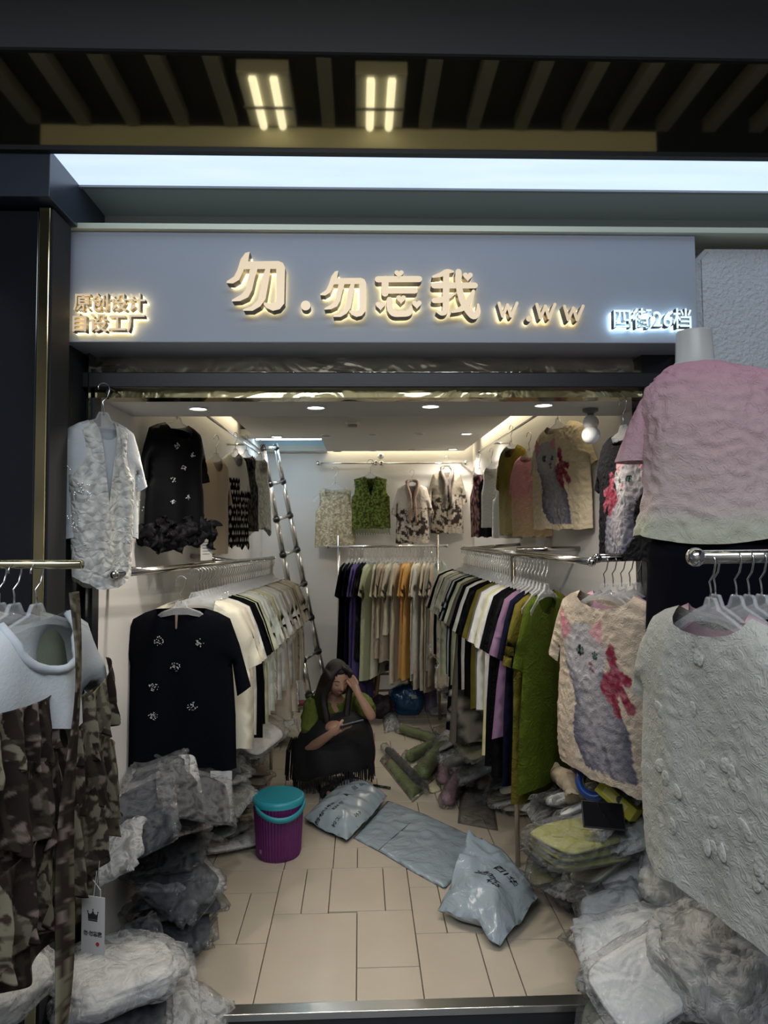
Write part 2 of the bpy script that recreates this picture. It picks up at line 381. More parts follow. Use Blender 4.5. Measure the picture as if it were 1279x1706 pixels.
# ---------------------------------------------------------------- shop sign
def sign():
    x0, x1 = P(107, 480, 2.3).x, P(1160, 480, 2.3).x
    z0, z1 = P(640, 571, 2.3).z, P(640, 387, 2.3).z
    t = empty('shop_sign', ((x0+x1)/2, 2.4, z0), label='long grey shop sign with glowing gold Chinese lettering above the shop entrance', cat='shop sign')
    inv = Matrix.Translation(-Vector(t.location))
    bm = bmesh.new(); add_box(bm, (x0, 2.30, z0), (x1, 2.51, z1), inv, .003)
    obj('sign_box', bm, mat('sign_grey', (.42, .46, .54), .45, var=.03, vscale=2), t)
    mf = mat('letter_face', (.93, .72, .48), .35, .1, emit=.22, var=.05, vscale=8)
    ms = mat('letter_side', (.05, .04, .035), .35, .3)
    mg = mat('letter_glow', (1, .78, .38), emit=3.2)
    mfw = mat('letter_face_white', (.80, .90, .95), .4, emit=.5)
    mgw = mat('letter_glow_white', (.6, .85, 1), emit=3.2)
    YS = 2.30; YFc = 2.245
    def w2(px, py): 
        p = P(px, py, YFc); return (p.x, p.z)
    def letter(polys, kind='letter', face=mf, glow=mg, depth=YFc):
        bm = bmesh.new()
        for ip, poly in enumerate(polys):
            pts = [w2(*q) for q in poly]
            if ip: pts = [(x, z) for x, z in pts]
            fs = add_prism(bm, pts, depth-.0004*ip, YS-.012)
            for f in fs[1:]: f.material_index = 1
        for v in bm.verts: v.co = inv @ v.co
        bmesh.ops.recalc_face_normals(bm, faces=bm.faces[:])
        o = obj(kind, bm, [face, ms], t)
        bm = bmesh.new()
        for poly in polys:
            pts = [w2(*q) for q in poly]
            cx = sum(p[0] for p in pts)/len(pts); cz = sum(p[1] for p in pts)/len(pts)
            pts = [(cx+(p[0]-cx)*.93, cz+(p[1]-cz)*.93) for p in pts]
            add_prism(bm, pts, YS-.012, YS-.006)
        for v in bm.verts: v.co = inv @ v.co
        bmesh.ops.recalc_face_normals(bm, faces=bm.faces[:])
        obj('backlight', bm, glow, o)
        return o
    def stroke(pts, w, n=5):
        """thick round ended stroke: centre line pixels with widths"""
        ws = w if hasattr(w, '__len__') else [w]*len(pts)
        c = catmull([(p[0], p[1], ww) for p, ww in zip(pts, ws)], n) if len(pts) > 2 else [Vector((pts[0][0], pts[0][1], ws[0])), Vector((pts[1][0], pts[1][1], ws[1]))]
        L_, R_ = [], []
        for i, p in enumerate(c):
            a = c[max(i-1, 0)]; b = c[min(i+1, len(c)-1)]
            d = Vector((b.x-a.x, b.y-a.y)); d.normalize(); nn = Vector((-d.y, d.x))
            L_.append((p.x+nn.x*p.z/2, p.y+nn.y*p.z/2)); R_.append((p.x-nn.x*p.z/2, p.y-nn.y*p.z/2))
            if i == 0: d0 = d
            d1 = d
        def cap(p, d, w, s):
            out = []; nn = Vector((-d.y, d.x))
            for k in range(1, 5):
                a = pi*k/5; out.append((p.x + nn.x*cos(a)*w/2*s + d.x*sin(a)*w/2*s, p.y + nn.y*cos(a)*w/2*s + d.y*sin(a)*w/2*s))
            return out
        e = cap(c[-1], d1, c[-1].z, 1); s = cap(c[0], d0, c[0].z, -1)
        return L_ + e + R_[::-1] + s
    def heart(cx, cy, r):
        return [(cx + r*.0625*16*sin(a)**3, cy - r*.0625*(13*cos(a)-5*cos(2*a)-2*cos(3*a)-cos(4*a))) for a in [2*pi*k/24 for k in range(24)]]
    def wu(ox, oy, s):
        # polygons traced from the first character (crop pixel / 5.33 scale)
        def T(l): return [(ox + x*s, oy + y*s) for x, y in l]
        return [T([(245, 50), (205, 60), (165, 115), (135, 210), (105, 270), (40, 312), (40, 328), (95, 332), (150, 300), (195, 205), (480, 202), (482, 480), (470, 500), (430, 512), (400, 505), (372, 500), (368, 520), (395, 550), (450, 575), (510, 560), (550, 510), (558, 190), (540, 150), (500, 132), (230, 136)]),
                T([(315, 203), (245, 206), (232, 280), (210, 380), (170, 430), (85, 478), (88, 492), (160, 488), (230, 455), (265, 390), (290, 280)]),
                T([(430, 195), (385, 200), (360, 260), (335, 400), (315, 480), (260, 535), (185, 562), (190, 575), (270, 575), (340, 535), (385, 470), (410, 330)])]
    letter(wu(370, 410, .1876), 'large_character')
    letter(wu(527.5, 443.4, .1473*1.0), 'character')
    def C(l, k=.172, ox=600, oy=430): return [(ox+x*k, oy+y*k) for x, y in l]
    k = .172
    def st(pts, w): return stroke(C(pts), (w*k if not hasattr(w, '__len__') else [q*k for q in w]))
    letter([st([(170, 205), (570, 203)], 60), st([(240, 205), (240, 340)], 68), st([(240, 318), (530, 316)], 55), C([(375+x, 150+y) for x, y in [(45*sin(a)**3*1.0, -2.6*(13*cos(a)-5*cos(2*a)-2*cos(3*a)-cos(4*a))) for a in [2*pi*q/24 for q in range(24)]]]),
            st([(283, 405), (285, 480), (320, 535), (400, 540), (460, 535), (490, 510), (492, 465)], [58, 58, 60, 60, 58, 45, 16]),
            heart(600+195*k, 430+460*k, 47*k), heart(600+395*k, 430+398*k, 47*k), heart(600+547*k, 430+448*k, 47*k)], 'character')
    letter([st([(705, 180), (780, 160), (840, 130), (900, 130)], [22, 45, 48, 20]), st([(715, 265), (1110, 265)], 58),
            st([(832, 150), (830, 350), (826, 500), (790, 535), (745, 520)], [60, 65, 62, 45, 22]), st([(715, 412), (800, 400), (915, 345)], [50, 58, 20]),
            st([(950, 135), (952, 260), (985, 400), (1040, 500), (1100, 560), (1140, 520), (1140, 450)], [60, 60, 66, 70, 70, 50, 22]),
            st([(1095, 320), (1060, 400), (1000, 480), (890, 525)], [30, 60, 60, 18]), heart(600+1040*k, 430+178*k, 48*k)], 'character')
    circ = lambda cx, cy, r: [(cx+r*cos(2*pi*q/20), cy+r*sin(2*pi*q/20)) for q in range(20)]
    letter([circ(509, 509, 8.2)], 'dot')
    def W_(x, y, w, h, q=5.2):
        xs = [x+2, x+w*.27, x+w*.5, x+w*.74, x+w-1]
        # W as four slanted bars
        f = lambda a, b: stroke([(a[0], a[1]), (b[0], b[1])], q)
        return [f((x+3, y+2), (x+w*.28, y+h-3)), f((x+w*.28, y+h-3), (x+w*.52, y+5)), f((x+w*.52, y+5), (x+w*.70, y+h-3)), f((x+w*.70, y+h-3), (x+w, y+2))]
    letter(W_(828, 503, 33, 27), 'letter'); letter(W_(891, 505, 33, 28), 'letter'); letter(W_(937, 508, 34, 28), 'letter')
    letter([circ(881, 531, 5)], 'dot')
    def text(s, px, py, wpx, kind, face, glow, bold=.0):
        """lettering set with the built-in typeface, fitted to a pixel width at its place on the sign"""
        cu = bpy.data.curves.new(kind, 'FONT'); cu.body = s; cu.size = 1; cu.offset = 0
        tmp = bpy.data.objects.new('tmp', cu); COL.objects.link(tmp); bpy.context.view_layer.update()
        wd = tmp.dimensions.x; a = P(px, py, YFc+.01); b = P(px+wpx, py, YFc+.01)
        sc = .1
        cu.size = sc; cu.offset = bold; cu.extrude = .015; cu.resolution_u = 3
        bpy.context.view_layer.update()
        me = bpy.data.meshes.new_from_object(tmp.evaluated_get(bpy.context.evaluated_depsgraph_get()))
        bpy.data.objects.remove(tmp)
        mn = min(v.co.x for v in me.vertices); mx = max(v.co.x for v in me.vertices); k_ = (b.x-a.x)/(mx-mn)
        me.transform(Matrix.Diagonal((k_, k_*1.06, 1, 1))); mn *= k_
        me.transform(Matrix.Translation(Vector((a.x-mn, YFc+.028, a.z)) - Vector(t.location)) @ Matrix.Rotation(R(90), 4, 'X'))
        me.materials.clear(); me.materials.append(face); me.materials.append(ms)
        for p in me.polygons: p.material_index = 0 if abs(p.normal.y) > .7 else 1
        o = bpy.data.objects.new(kind, me); COL.objects.link(o); o.parent = t
        me2 = me.copy(); me2.transform(Matrix.Translation((0, .026, 0)))
        me2.materials.clear(); me2.materials.append(glow)
        for p in me2.polygons: p.material_index = 0
        o2 = bpy.data.objects.new('backlight', me2); COL.objects.link(o2); o2.parent = o
    text('原创设计', 121, 514, 120, 'lettering', mf, mg, .0016)
    text('自设工厂', 120, 549, 120, 'lettering', mf, mg, .0016)
    text('四街26档', 1023, 543, 130, 'lettering', mfw, mgw, .0014)
sign()
# ---------------------------------------------------------------- lamps
def lamps():
    mring = mat('lamp_ring', (.75, .75, .75), .4); mglow = mat('lamp_glow', (1, .96, .88), emit=10)
    moff = mat('lamp_off', (.30, .29, .27), .5)
    def down(px, py, z, r, lit, label, power=0, group=None):
        p = PZ(px, py, z)
        t = empty('downlight', (p.x, p.y, z), label=label, cat='ceiling light', group=group)
        obj('ring', lathe([(r, 0), (r*1.0, -.006), (r*.86, -.008), (r*.82, -.002)], 28, cap=False), mring, t, True)
        obj('lamp_face', lathe([(r*.84, -.004), (r*.80, -.001), (.001, -.001)], 24, cap=False), mglow if lit else moff, t)
        if power:
            l = bpy.data.lights.new('downlight_beam', 'AREA'); l.shape = 'DISK'; l.size = r*1.5; l.energy = power; l.color = (1, .90, .76); l.spread = 2.7
            o = bpy.data.objects.new('downlight_beam', l); COL.objects.link(o); o.location = (0, 0, -.012); o.parent = t
    zb = 2.105
    for i, (px, py, w) in enumerate([(330, 679, 'first from the left'), (526, 677, 'second from the left'), (717, 675, 'third from the left'), (905, 673, 'rightmost')]):
        down(px, py, zb, .038, True, 'glowing round downlight in the white bulkhead, %s' % w, 2.4)
    for px, py, w in [(461, 727, 'small glowing ceiling downlight left of the dark smoke detector'), (777, 722, 'nearer of two small glowing downlights at right of the inner ceiling'), (754, 748, 'farther of two small glowing downlights at right of the inner ceiling')]:
        down(px, py, ZC, .048, True, w, 2.9)
    for px, py, w in [(543, 725, 'left, front row'), (620, 723, 'middle, front row'), (698, 722, 'right, front row'), (562, 751, 'left, back row'), (621, 750, 'middle, back row'), (687, 749, 'right, back row')]:
        down(px, py, ZC, .042, False, 'unlit grey ceiling downlight, %s of the inner ceiling' % w)
    p = PZ(587, 703, ZC)
    t = empty('smoke_detector', (p.x, p.y, ZC), label='white smoke detector with a dark mouth on the inner ceiling', cat='smoke detector')
    obj('base', lathe([(.05, 0), (.05, -.012), (.042, -.018), (.0, -.018)], 24, cap=False), mring, t)
    obj('sensor', lathe([(.034, -.018), (.030, -.034), (.001, -.036)], 20, cap=False), moff, t)
    # security camera ball at the right
    p = P(983, 668, 2.75)
    t = empty('security_camera', (p.x, p.y, 2.105), label='white ball shaped camera hanging under the bulkhead at right', cat='camera')
    mw = mat('camera_white', (.70, .71, .72), .3)
    obj('base', lathe([(.03, 0), (.03, -.012), (.012, -.02), (.012, -.035)], 20), mat('camera_base', (.2, .2, .2), .4), t)
    obj('upper_ball', lathe([(.031*sin(pi*k/12)+1e-4, -.055+.031*cos(pi*k/12)) for k in range(13)], 24, cap=False), mw, t, True)
    obj('lower_ball', lathe([(.036*sin(pi*k/12)+1e-4, -.105+.036*cos(pi*k/12)) for k in range(13)], 24, cap=False), mw, t, True)
    # cove strips (LED lines above the dropped ceiling's edge)
    area('cove_right', (XR-.05, 4.6, ZC+.09), (.05, 3.4), 4, (1, .85, .55))
    area('cove_back', (.35, YB-.05, ZC+.09), (1.4, .05), 1.8, (1, .85, .55))
    area('cove_left', (XL+.05, 4.2, ZC+.09), (.05, 2.4), 2, (1, .85, .55))
lamps()
# ---------------------------------------------------------------- garments
C_WHITE = (.66, .66, .64); C_CREAM = (.62, .57, .46); C_IVORY = (.66, .63, .52); C_PALEGREEN = (.52, .56, .40); C_BLACK = (.004, .004, .005)
C_NAVY = (.006, .007, .018); C_PINK = (.58, .33, .38); C_GREEN = (.060, .085, .010); C_OLIVE = (.12, .10, .018); C_MINT = (.55, .62, .54)
C_YELLOW = (.62, .60, .32); C_PEACH = (.62, .32, .12); C_APRICOT = (.70, .42, .14); C_PURPLE = (.11, .09, .26); C_GREY = (.16, .16, .15); C_BEIGE = (.50, .42, .33)
C_LILAC = (.20, .12, .20); C_GREYBROWN = (.13, .115, .095); C_SKY = (.50, .58, .60)
F_KNIT = cloth('fabric_knit', .12, 160); F_SILK = cloth('fabric_silk', .12, 20, .5); F_CRINKLE = cloth('fabric_crinkle', .8, 16, .85, 'crinkle')
F_LACE = cloth('fabric_lace', .8, 45, .8, 'lace', alpha=.25); F_LACEF = cloth('fabric_lace_lined', 1.0, 38, .8, 'lace'); F_SHEER = cloth('fabric_sheer', .5, 14, .6, 'crinkle', alpha=.55)
F_BLISTER = cloth('fabric_blister', .7, 34, .9, 'crinkle')
def sample(pts, res, flags):
    """subdivide a closed loop; flags per edge; returns points and edge flags"""
    out, fl = [], []
    n = len(pts)
    for i in range(n):
        a = pts[i]; b = pts[(i+1) % n]; d = math.hypot(b[0]-a[0], b[1]-a[1]); k = max(1, round(d/res))
        for j in range(k):
            t = j/k; out.append((a[0]+(b[0]-a[0])*t, a[1]+(b[1]-a[1])*t)); fl.append(flags[i])
    return out, fl
def inside(P_, poly):
    x, y = P_[:, 0], P_[:, 1]; c = np.zeros(len(P_), bool); n = len(poly)
    for i in range(n):
        x1, y1 = poly[i]; x2, y2 = poly[(i+1) % n]
        if y1 == y2: continue
        m = ((y1 > y) != (y2 > y)) & (x < (x2-x1)*(y-y1)/(y2-y1)+x1); c ^= m
    return c
def segdist(P_, poly, idx):
    d = np.full(len(P_), 9.0)
    for i in idx:
        a = np.array(poly[i]); b = np.array(poly[(i+1) % len(poly)]); ab = b-a
        t = np.clip(((P_-a)@ab)/max(ab@ab, 1e-12), 0, 1)
        d = np.minimum(d, np.hypot(*(P_-(a+t[:, None]*ab)).T))
    return d
def side_sheet(loop, flags, res):
    poly, fl = sample(loop, res, flags)
    A = np.array(poly); mn = A.min(0); mx = A.max(0)
    xs = []; r = 0; y = mn[1]
    while y < mx[1]:
        xs.append(np.stack([np.arange(mn[0]+(res/2 if r % 2 else 0), mx[0], res), np.full(len(np.arange(mn[0]+(res/2 if r % 2 else 0), mx[0], res)), y)], 1)); y += res*.87; r += 1
    G = np.concatenate(xs); G = G[inside(G, poly)]
    G = G[segdist(G, poly, range(len(poly))) > res*.45]
    n = len(poly)
    vs = [Vector(p) for p in poly]+[Vector(p) for p in G]
    v, e, f, *_ = delaunay_2d_cdt(vs, [], [list(range(n))], 1, 1e-6)
    V = np.array([tuple(q) for q in v])
    return V, [tuple(q) for q in f], segdist(V, poly, [i for i in range(n) if fl[i]])
def curve2(a, b, c, n=6):
    return [((1-t)**2*a[0]+2*t*(1-t)*b[0]+t*t*c[0], (1-t)**2*a[1]+2*t*(1-t)*b[1]+t*t*c[1]) for t in [i/n for i in range(n+1)]]
def shirt_loops(W=.23, L=.60, sw=.19, nw=.085, nd=.09, nb=.02, sd=.04, sl=(.30, -.26), si=(.225, -.31), arm=.20, hem=None, vneck=False, straps=False, waist=None, seed=0, hw=.006, hdip=0):
    hem = hem or W; rs = random.Random(seed)
    def half(s):
        pts = [(s*nw, 0)]; fl = [1]
        if sl:
            pts += [(s*(nw+sw)/2, -sd*.38), (s*sw, -sd)]; fl += [1, 1]
            pts += [(s*(sw+(sl[0]-sw)*.45), -sd+(sl[1]+sd)*.38)]; fl += [1]
            pts += [(s*sl[0], sl[1])]; fl += [0]
            pts += [(s*si[0], si[1])]; fl += [1]
            pts += [(s*(W*.95), -arm)]; fl += [1]
        elif straps:
            pts += [(s*(nw+.02), -.005)]; fl += [1]
            c = curve2((nw+.025, -.05), (nw+.03, -arm+.01), (W, -arm), 5); pts += [(s*x, z) for x, z in c]; fl += [1]*len(c)
        else:
            pts += [(s*sw, -sd*.8)]; fl += [1]
            c = curve2((sw, -sd*.8), (sw-.03, -arm*.8), (W, -arm), 5)[1:]; pts += [(s*x, z) for x, z in c]; fl += [1]*len(c)
        wz = -(arm+L)/2
        pts += [(s*(waist or (W+hem)/2), wz)]; fl += [1]
        return pts, fl
    R1, fR = half(1); L1, fL = half(-1)
    n = 9; hp = []
    for i in range(n+1):
        x = hem-2*hem*i/n; hp.append((x, -L + hw*sin(i*2.1+seed)+rs.uniform(-hw, hw)*.6 + hdip*(abs(x)/hem)**2))
    loop = R1 + hp + L1[::-1]
    # edge flags: edge i joins point i and i+1
    fl = fR + [0]*(n) + [1]
    fl += fL[::-1][1:]+[]
    res = {}
    for k, dp in (('f', nd), ('b', nb)):
        if vneck and k == 'f': nk = [(-nw+2*nw*i/6, -dp*(1-abs(-1+i/3))) for i in range(7)][1:-1]
        else: nk = [(-nw*cos(pi*i/8), -dp*sin(pi*i/8)**.8) for i in range(1, 8)]
        lp = loop + nk; f2 = (fl + [0]*(len(lp)-len(fl)))[:len(lp)]
        # last loop point (-nw,0) starts neck: open
        f2[len(loop)-1] = 0
        res[k] = (lp, f2)
    return res
_shapes = {}
def shirt_data(key, res=.024, T=.03, fold=.010, kx=16, crink=0, cs=30, seed=0, bend=.25, bres=None, **kw):
    if key in _shapes: return _shapes[key]
    loops = shirt_loops(seed=seed, **kw); L = kw.get('L', .6)
    verts = []; faces = []; uv = []; side = []
    for k, sg in (('f', -1), ('b', 1)):
        V, F, D = side_sheet(*loops[k], res if k == 'f' else (bres or res))
        o = len(verts)
        for (x, z), d in zip(V, D):
            t = T*(1-math.exp(-d/.035)) if d < 5 else T
            v = min(1, max(0, -z/L))
            y = fold*(v**.8)*(sin(x*kx+seed*1.7+2.2*nz(x*3, z*2, seed))+.5*sin(x*kx*2.3+seed)) + bend*x*x
            y += sg*t + sg*min(1, d/.03)*fold*.5*nz(x*9, z*3, seed+sg*5)*2
            if crink: y += min(1, d/.015)*crink*(1-2*abs(nz(x, z, seed+sg, cs)) + .6*nz(x+3, z, seed, cs*2.2))*sg
            verts.append((x, y, z)); uv.append((x, z)); side.append(sg)
        for f in F: faces.append(tuple(o+i for i in (f if sg > 0 else f)))
    _shapes[key] = (np.array(verts), faces, np.array(uv), np.array(side)); return _shapes[key]
def garment_mesh(name, data, colf, m, weld=True):
    V, F, UV, SD = data
    me = bpy.data.meshes.new(name); me.from_pydata(V.tolist(), [], F)
    at = me.color_attributes.new('Col', 'FLOAT_COLOR', 'POINT')
    if callable(colf): C = np.array([(*colf(x, z, s), 1) for (x, z), s in zip(UV, SD)], dtype=np.float32)
    else: C = np.tile(np.array((*colf, 1), np.float32), (len(V), 1))
    at.data.foreach_set('color', C.ravel())
    bm = bmesh.new(); bm.from_mesh(me); bmesh.ops.remove_doubles(bm, verts=bm.verts[:], dist=2e-4)
    bmesh.ops.recalc_face_normals(bm, faces=bm.faces[:]); bm.to_mesh(me); bm.free()
    me.materials.append(m); me.shade_smooth(); return me
def mixc(a, b, t): t = max(0, min(1, t)); return tuple(a[i]*(1-t)+b[i]*t for i in range(3))
def pat_plain(c, v=.06, s=5):
    return lambda x, z, sd: tuple(max(0, k*(1+v*nz(x, z, sd, s))) for k in c)
def pat_floral(dark=(.035, .022, .018), light=(.34, .29, .20), s=11, th=.0):
    def f(x, z, sd):
        n = nz(x+sd, z, 1.3, s)+.5*nz(x, z, 4, s*2.6)
        c = mixc(dark, light, (n-th)*7+.5)
        if abs((x*19) % 1-.5) > .45 or abs((z*17+x*3) % 1-.5) > .46: c = mixc(c, dark, .5)
        return c
    return f
def pat_dots(base=C_BLACK, dot=(.6, .58, .55), p=.022, r=.26):
    return lambda x, z, sd: dot if math.hypot((x/p+(.5 if int(z//p) % 2 else 0)) % 1-.5, (z/p) % 1-.5) < r else base
def pat_split(top, bot, z0=-.28, w=.04):
    return lambda x, z, sd: (top if not callable(top) else top(x, z, sd)) if z > z0+w*nz(x, 0, 2, 9) else (bot if not callable(bot) else bot(x, z, sd))
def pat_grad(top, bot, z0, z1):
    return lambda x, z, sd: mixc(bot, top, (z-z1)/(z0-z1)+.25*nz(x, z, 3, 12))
def tri(p, a, b, c):
    d = lambda q, r, s: (r[0]-q[0])*(s[1]-q[1])-(r[1]-q[1])*(s[0]-q[0])
    s1, s2, s3 = d(a, b, p), d(b, c, p), d(c, a, p)
    return (s1 >= 0) == (s2 >= 0) == (s3 >= 0)
def pat_cat(base, W, L, flip=False, u0=-1, u1=1, v0=0.0, v1=1.0):
    """a painted kitten with a pink bow"""
    def seg(u, v, a, b):
        ax, ay = a; bx, by = b; t = max(0, min(1, ((u-ax)*(bx-ax)+(v-ay)*(by-ay))/((bx-ax)**2+(by-ay)**2)))
        return math.hypot(u-ax-t*(bx-ax), (v-ay-t*(by-ay))*1.0)
    def f(x, z, sd):
        n = nz(x, z, 2, 90)*.5+nz(x, z, 5, 40)*.5
        b = tuple(k*(1+.10*nz(x, z, 1, 25)) for k in (base(x, z, sd) if callable(base) else base))
        if sd > 0: return b
        u = ((-x if flip else x)/W+1)/2; v = (-z/L-v0)/(v1-v0)
        u = (u-.5)*1.0/(u1)+.5 if u1 != 1 else u
        j = .012*n*2; uu = u+j; vv = v+j*.8; c = None
        white = (.42, .40, .42); grey = (.11, .11, .15); 
        # body
        if .40 < vv < .95:
            t = (vv-.42)/.5; le = .17+.23*t+.05*sin(t*6); ri = .56+.12*min(1, t*2)+.10*t
            if le < uu < ri:
                k = (uu-le)/(ri-le); c = mixc(grey, white, .15+1.3*k*(1-k)*2.0 - .35*t + .5*n)
                if vv > .80 and abs(k-.55) < .04: c = mixc(c, grey, .7)
        hd = math.hypot((uu-.36)/.215, (vv-.31)/.155)
        if hd < 1: c = mixc(white, grey, max(0, (vv-.36)*5+(.25-uu)*3)+.4*n)
        p = (uu, vv)
        if tri(p, (.09, .09), (.27, .19), (.15, .29)): c = mixc((.62, .16, .20), white, .25+.6*n+(uu-.1)*2)
        if tri(p, (.42, .20), (.53, .12), (.545, .27)): c = mixc((.60, .25, .28), white, .35+.6*n)
        for ex, ey, r in ((.335, .315, .036), (.475, .325, .027)):
            d = math.hypot((u-ex), (v-ey)*1.25)
            if d < r: c = (.01, .015, .02) if d > r*.72 or abs(u-ex) < r*.25 else (.12, .20, .16)
        if math.hypot((u-.435)/.02, (v-.375)/.012) < 1: c = (.35, .12, .14)
        if seg(u, v, (.435, .385), (.43, .41)) < .006 or seg(u, v, (.43, .41), (.46, .415)) < .006: c = (.15, .08, .10)
        # bow
        bow = min(seg(u, v, (.62, .27), (.64, .38)), seg(u, v, (.60, .30), (.66, .40))*1.1, seg(u, v, (.66, .40), (.74, .42)), seg(u, v, (.64, .42), (.76, .56)), seg(u, v, (.62, .44), (.66, .60))*1.0, seg(u, v, (.56, .47), (.60, .52))*.75, seg(u, v, (.58, .44), (.65, .40))*.8)
        if bow < .030: c = mixc((.20, .022, .045), (.36, .15, .18), .4+n*1.6-(.03-bow)*8)
        if c is None: return b
        return tuple(max(0, q) for q in c)
    return f
# ---------------------------------------------------------------- hangers
M_clear = mat('clear_acrylic', (.80, .82, .84), .08, alpha=.20, spec=1.0, bump=.3, bscale=40)
M_skinstrap = mat('hanger_edge', (.9, .92, .95), .1, alpha=.6, spec=1)
_hang = {}
def hanger_meshes(w=.19, drop=.045):
    k = (w, drop)
    if k in _hang: return _hang[k]
    bm = bmesh.new(); r = .0022
    c = [(.0, .021), (-.012, .018), (-.019, .006), (-.017, -.004)]
    hook = [(.020*cos(a), 0, -.020+.020*sin(a)+.003) for a in [pi*1.08-i*pi*1.15/9 for i in range(10)]]
    hook += [(.012, 0, -.045), (-.004, 0, -.062), (0, 0, -.078), (0, 0, -.108)]
    add_tube(bm, hook, r, 6); me1 = bpy.data.meshes.new('hook'); bm.to_mesh(me1); bm.free(); me1.shade_smooth(); me1.materials.append(M_wire)
    bm = bmesh.new()
    top = [(-.014, -.098), (.014, -.098), (.026, -.122), (.075, -.140), (w, -.150-drop)]
    low = [(w+.004, -.168-drop), (w-.012, -.172-drop), (.08, -.162), (.03, -.152), (-.03, -.152), (-.08, -.162), (-(w-.012), -.172-drop), (-(w+.004), -.168-drop)]
    pts = top + low + [(-w, -.150-drop), (-.075, -.140), (-.026, -.122)]
    add_prism(bm, pts, -.005, .005)
    for s_ in (-1, 1): add_tube(bm, [(s_*.013, 0, -.098), (s_*.026, 0, -.124), (s_*.075, 0, -.142), (s_*w, 0, -.152-drop)], .0034, 6)
    add_tube(bm, [(-.013, 0, -.099), (.013, 0, -.099)], .0034, 6)
    bmesh.ops.triangulate(bm, faces=[f for f in bm.faces if len(f.verts) > 4]); 
    me2 = bpy.data.meshes.new('body'); bm.to_mesh(me2); bm.free(); me2.materials.append(M_clear)
    _hang[k] = (me1, me2); return _hang[k]
SHZ = -.150    # garment's shoulder line below the rail top
def hanger(loc, rz, label, group=None, w=.19, drop=.045, tilt=0):
    a, b = hanger_meshes(w, drop)
    t = empty('clothes_hanger', loc, (0, tilt, rz), ' '.join(label.split()[:16]) if label else label, 'hanger', group)
    for n_, me in (('hook', a), ('shoulder_bar', b)):
        o = bpy.data.objects.new(n_, me); COL.objects.link(o); o.parent = t
    return t
SH = dict(
 tee=dict(W=.225, L=.60, sw=.19, sl=(.285, -.27), si=(.215, -.30), arm=.21, hem=.225, nd=.085),
 wide=dict(W=.25, L=.60, sw=.20, sl=(.31, -.25), si=(.25, -.30), arm=.22, hem=.25, nd=.06, nw=.10),
 tank=dict(W=.20, L=.52, sw=.165, sl=None, arm=.21, hem=.21, nd=.12, nw=.11),
 vest=dict(W=.205, L=.50, sw=.18, sl=None, arm=.20, hem=.215, nd=.20, nw=.06, vneck=True),
 straps=dict(W=.19, L=.52, nw=.10, sl=None, straps=True, arm=.17, hem=.20, nd=.12),
 long=dict(W=.21, L=.95, sw=.185, sl=(.27, -.27), si=(.20, -.30), arm=.21, hem=.25, nd=.09),
 cami=dict(W=.20, L=.70, sw=.17, sl=None, arm=.20, hem=.24, nd=.12, nw=.10),
)
def shp(kind, seed=0, **over):
    kw = dict(SH[kind]); kw.update(over)
    key = kind+str(seed)+str(sorted(over.items()))
    return shirt_data(key, seed=seed, **kw)
# ---------------------------------------------------------------- hung clothes
ORD = ['first', 'second', 'third', 'fourth', 'fifth', 'sixth', 'seventh', 'eighth', 'ninth', 'tenth', 'eleventh', 'twelfth', 'thirteenth', 'fourteenth', 'fifteenth', 'sixteenth', 'seventeenth', 'eighteenth', 'nineteenth', 'twentieth']
def ext_of(data): return float(np.abs(data[0][:, 0]).max()), float(-data[0][:, 2].min())
def paper_tag(parent, loc, rz=0, w=.045, h=.09, lines=5):
    bm = bmesh.new(); add_box(bm, (-w/2, -.0008, -h), (w/2, .0008, 0))
    o = obj('price_tag', bm, mat('tag_paper', (.55, .55, .53), .6), parent); o.location = loc; o.rotation_euler = (0, 0, rz)
    bm = bmesh.new(); rr = random.Random(int(abs(loc[0])*1000))
    for k in range(lines):
        z = -h*.2-k*h*.13; a = -w*.35; b = w*rr.uniform(.05, .38); add_box(bm, (a, -.0014, z-.0014), (b, -.0008, z+.0014))
    obj('tag_print', bm, mat('tag_ink', (.12, .12, .12), .7), o); return o
def hang(name, label, cat, kind, col, fab, pl, pr, top, bot, seed=0, group=None, hg=True, hlabel=None, hs=1.0, **over):
    data = shp(kind, seed, **over); ew, eh = ext_of(data)
    A = P(pl[0], top, pl[1]); B = P(pr[0], top, pr[1]); mid = P((pl[0]+pr[0])/2, top, (pl[1]+pr[1])/2)
    c = (A+B)/2; rz = math.atan2(B.y-A.y, B.x-A.x); w = math.hypot(B.x-A.x, B.y-A.y)
    ym = (pl[1]+pr[1])/2; z0 = P((pl[0]+pr[0])/2, top, ym).z; z1 = P((pl[0]+pr[0])/2, bot, ym).z
    me = garment_mesh(name, data, col, fab)
    sx = w/(2*ew); sz = (z0-z1)/eh
    me.transform(Matrix.Diagonal((sx, (sx+1)/2, sz, 1)))
    o = bpy.data.objects.new(name, me); COL.objects.link(o)
    o.location = (c.x, c.y, z0); o.rotation_euler = (0, 0, rz)
    tag(o, label, cat, group)
    if hg:
        h = hanger((c.x, c.y, z0-SHZ*hs-.022*hs), rz, hlabel or ' '.join(('clear hanger holding the ' + label.split(' hanging')[0].split(' on the')[0].split(' at ')[0]).split()[:15]), None, w=.13*sx+.02)
        h.scale = (hs, hs, hs)
    o['sx'] = sx; o['sz'] = sz
    return o
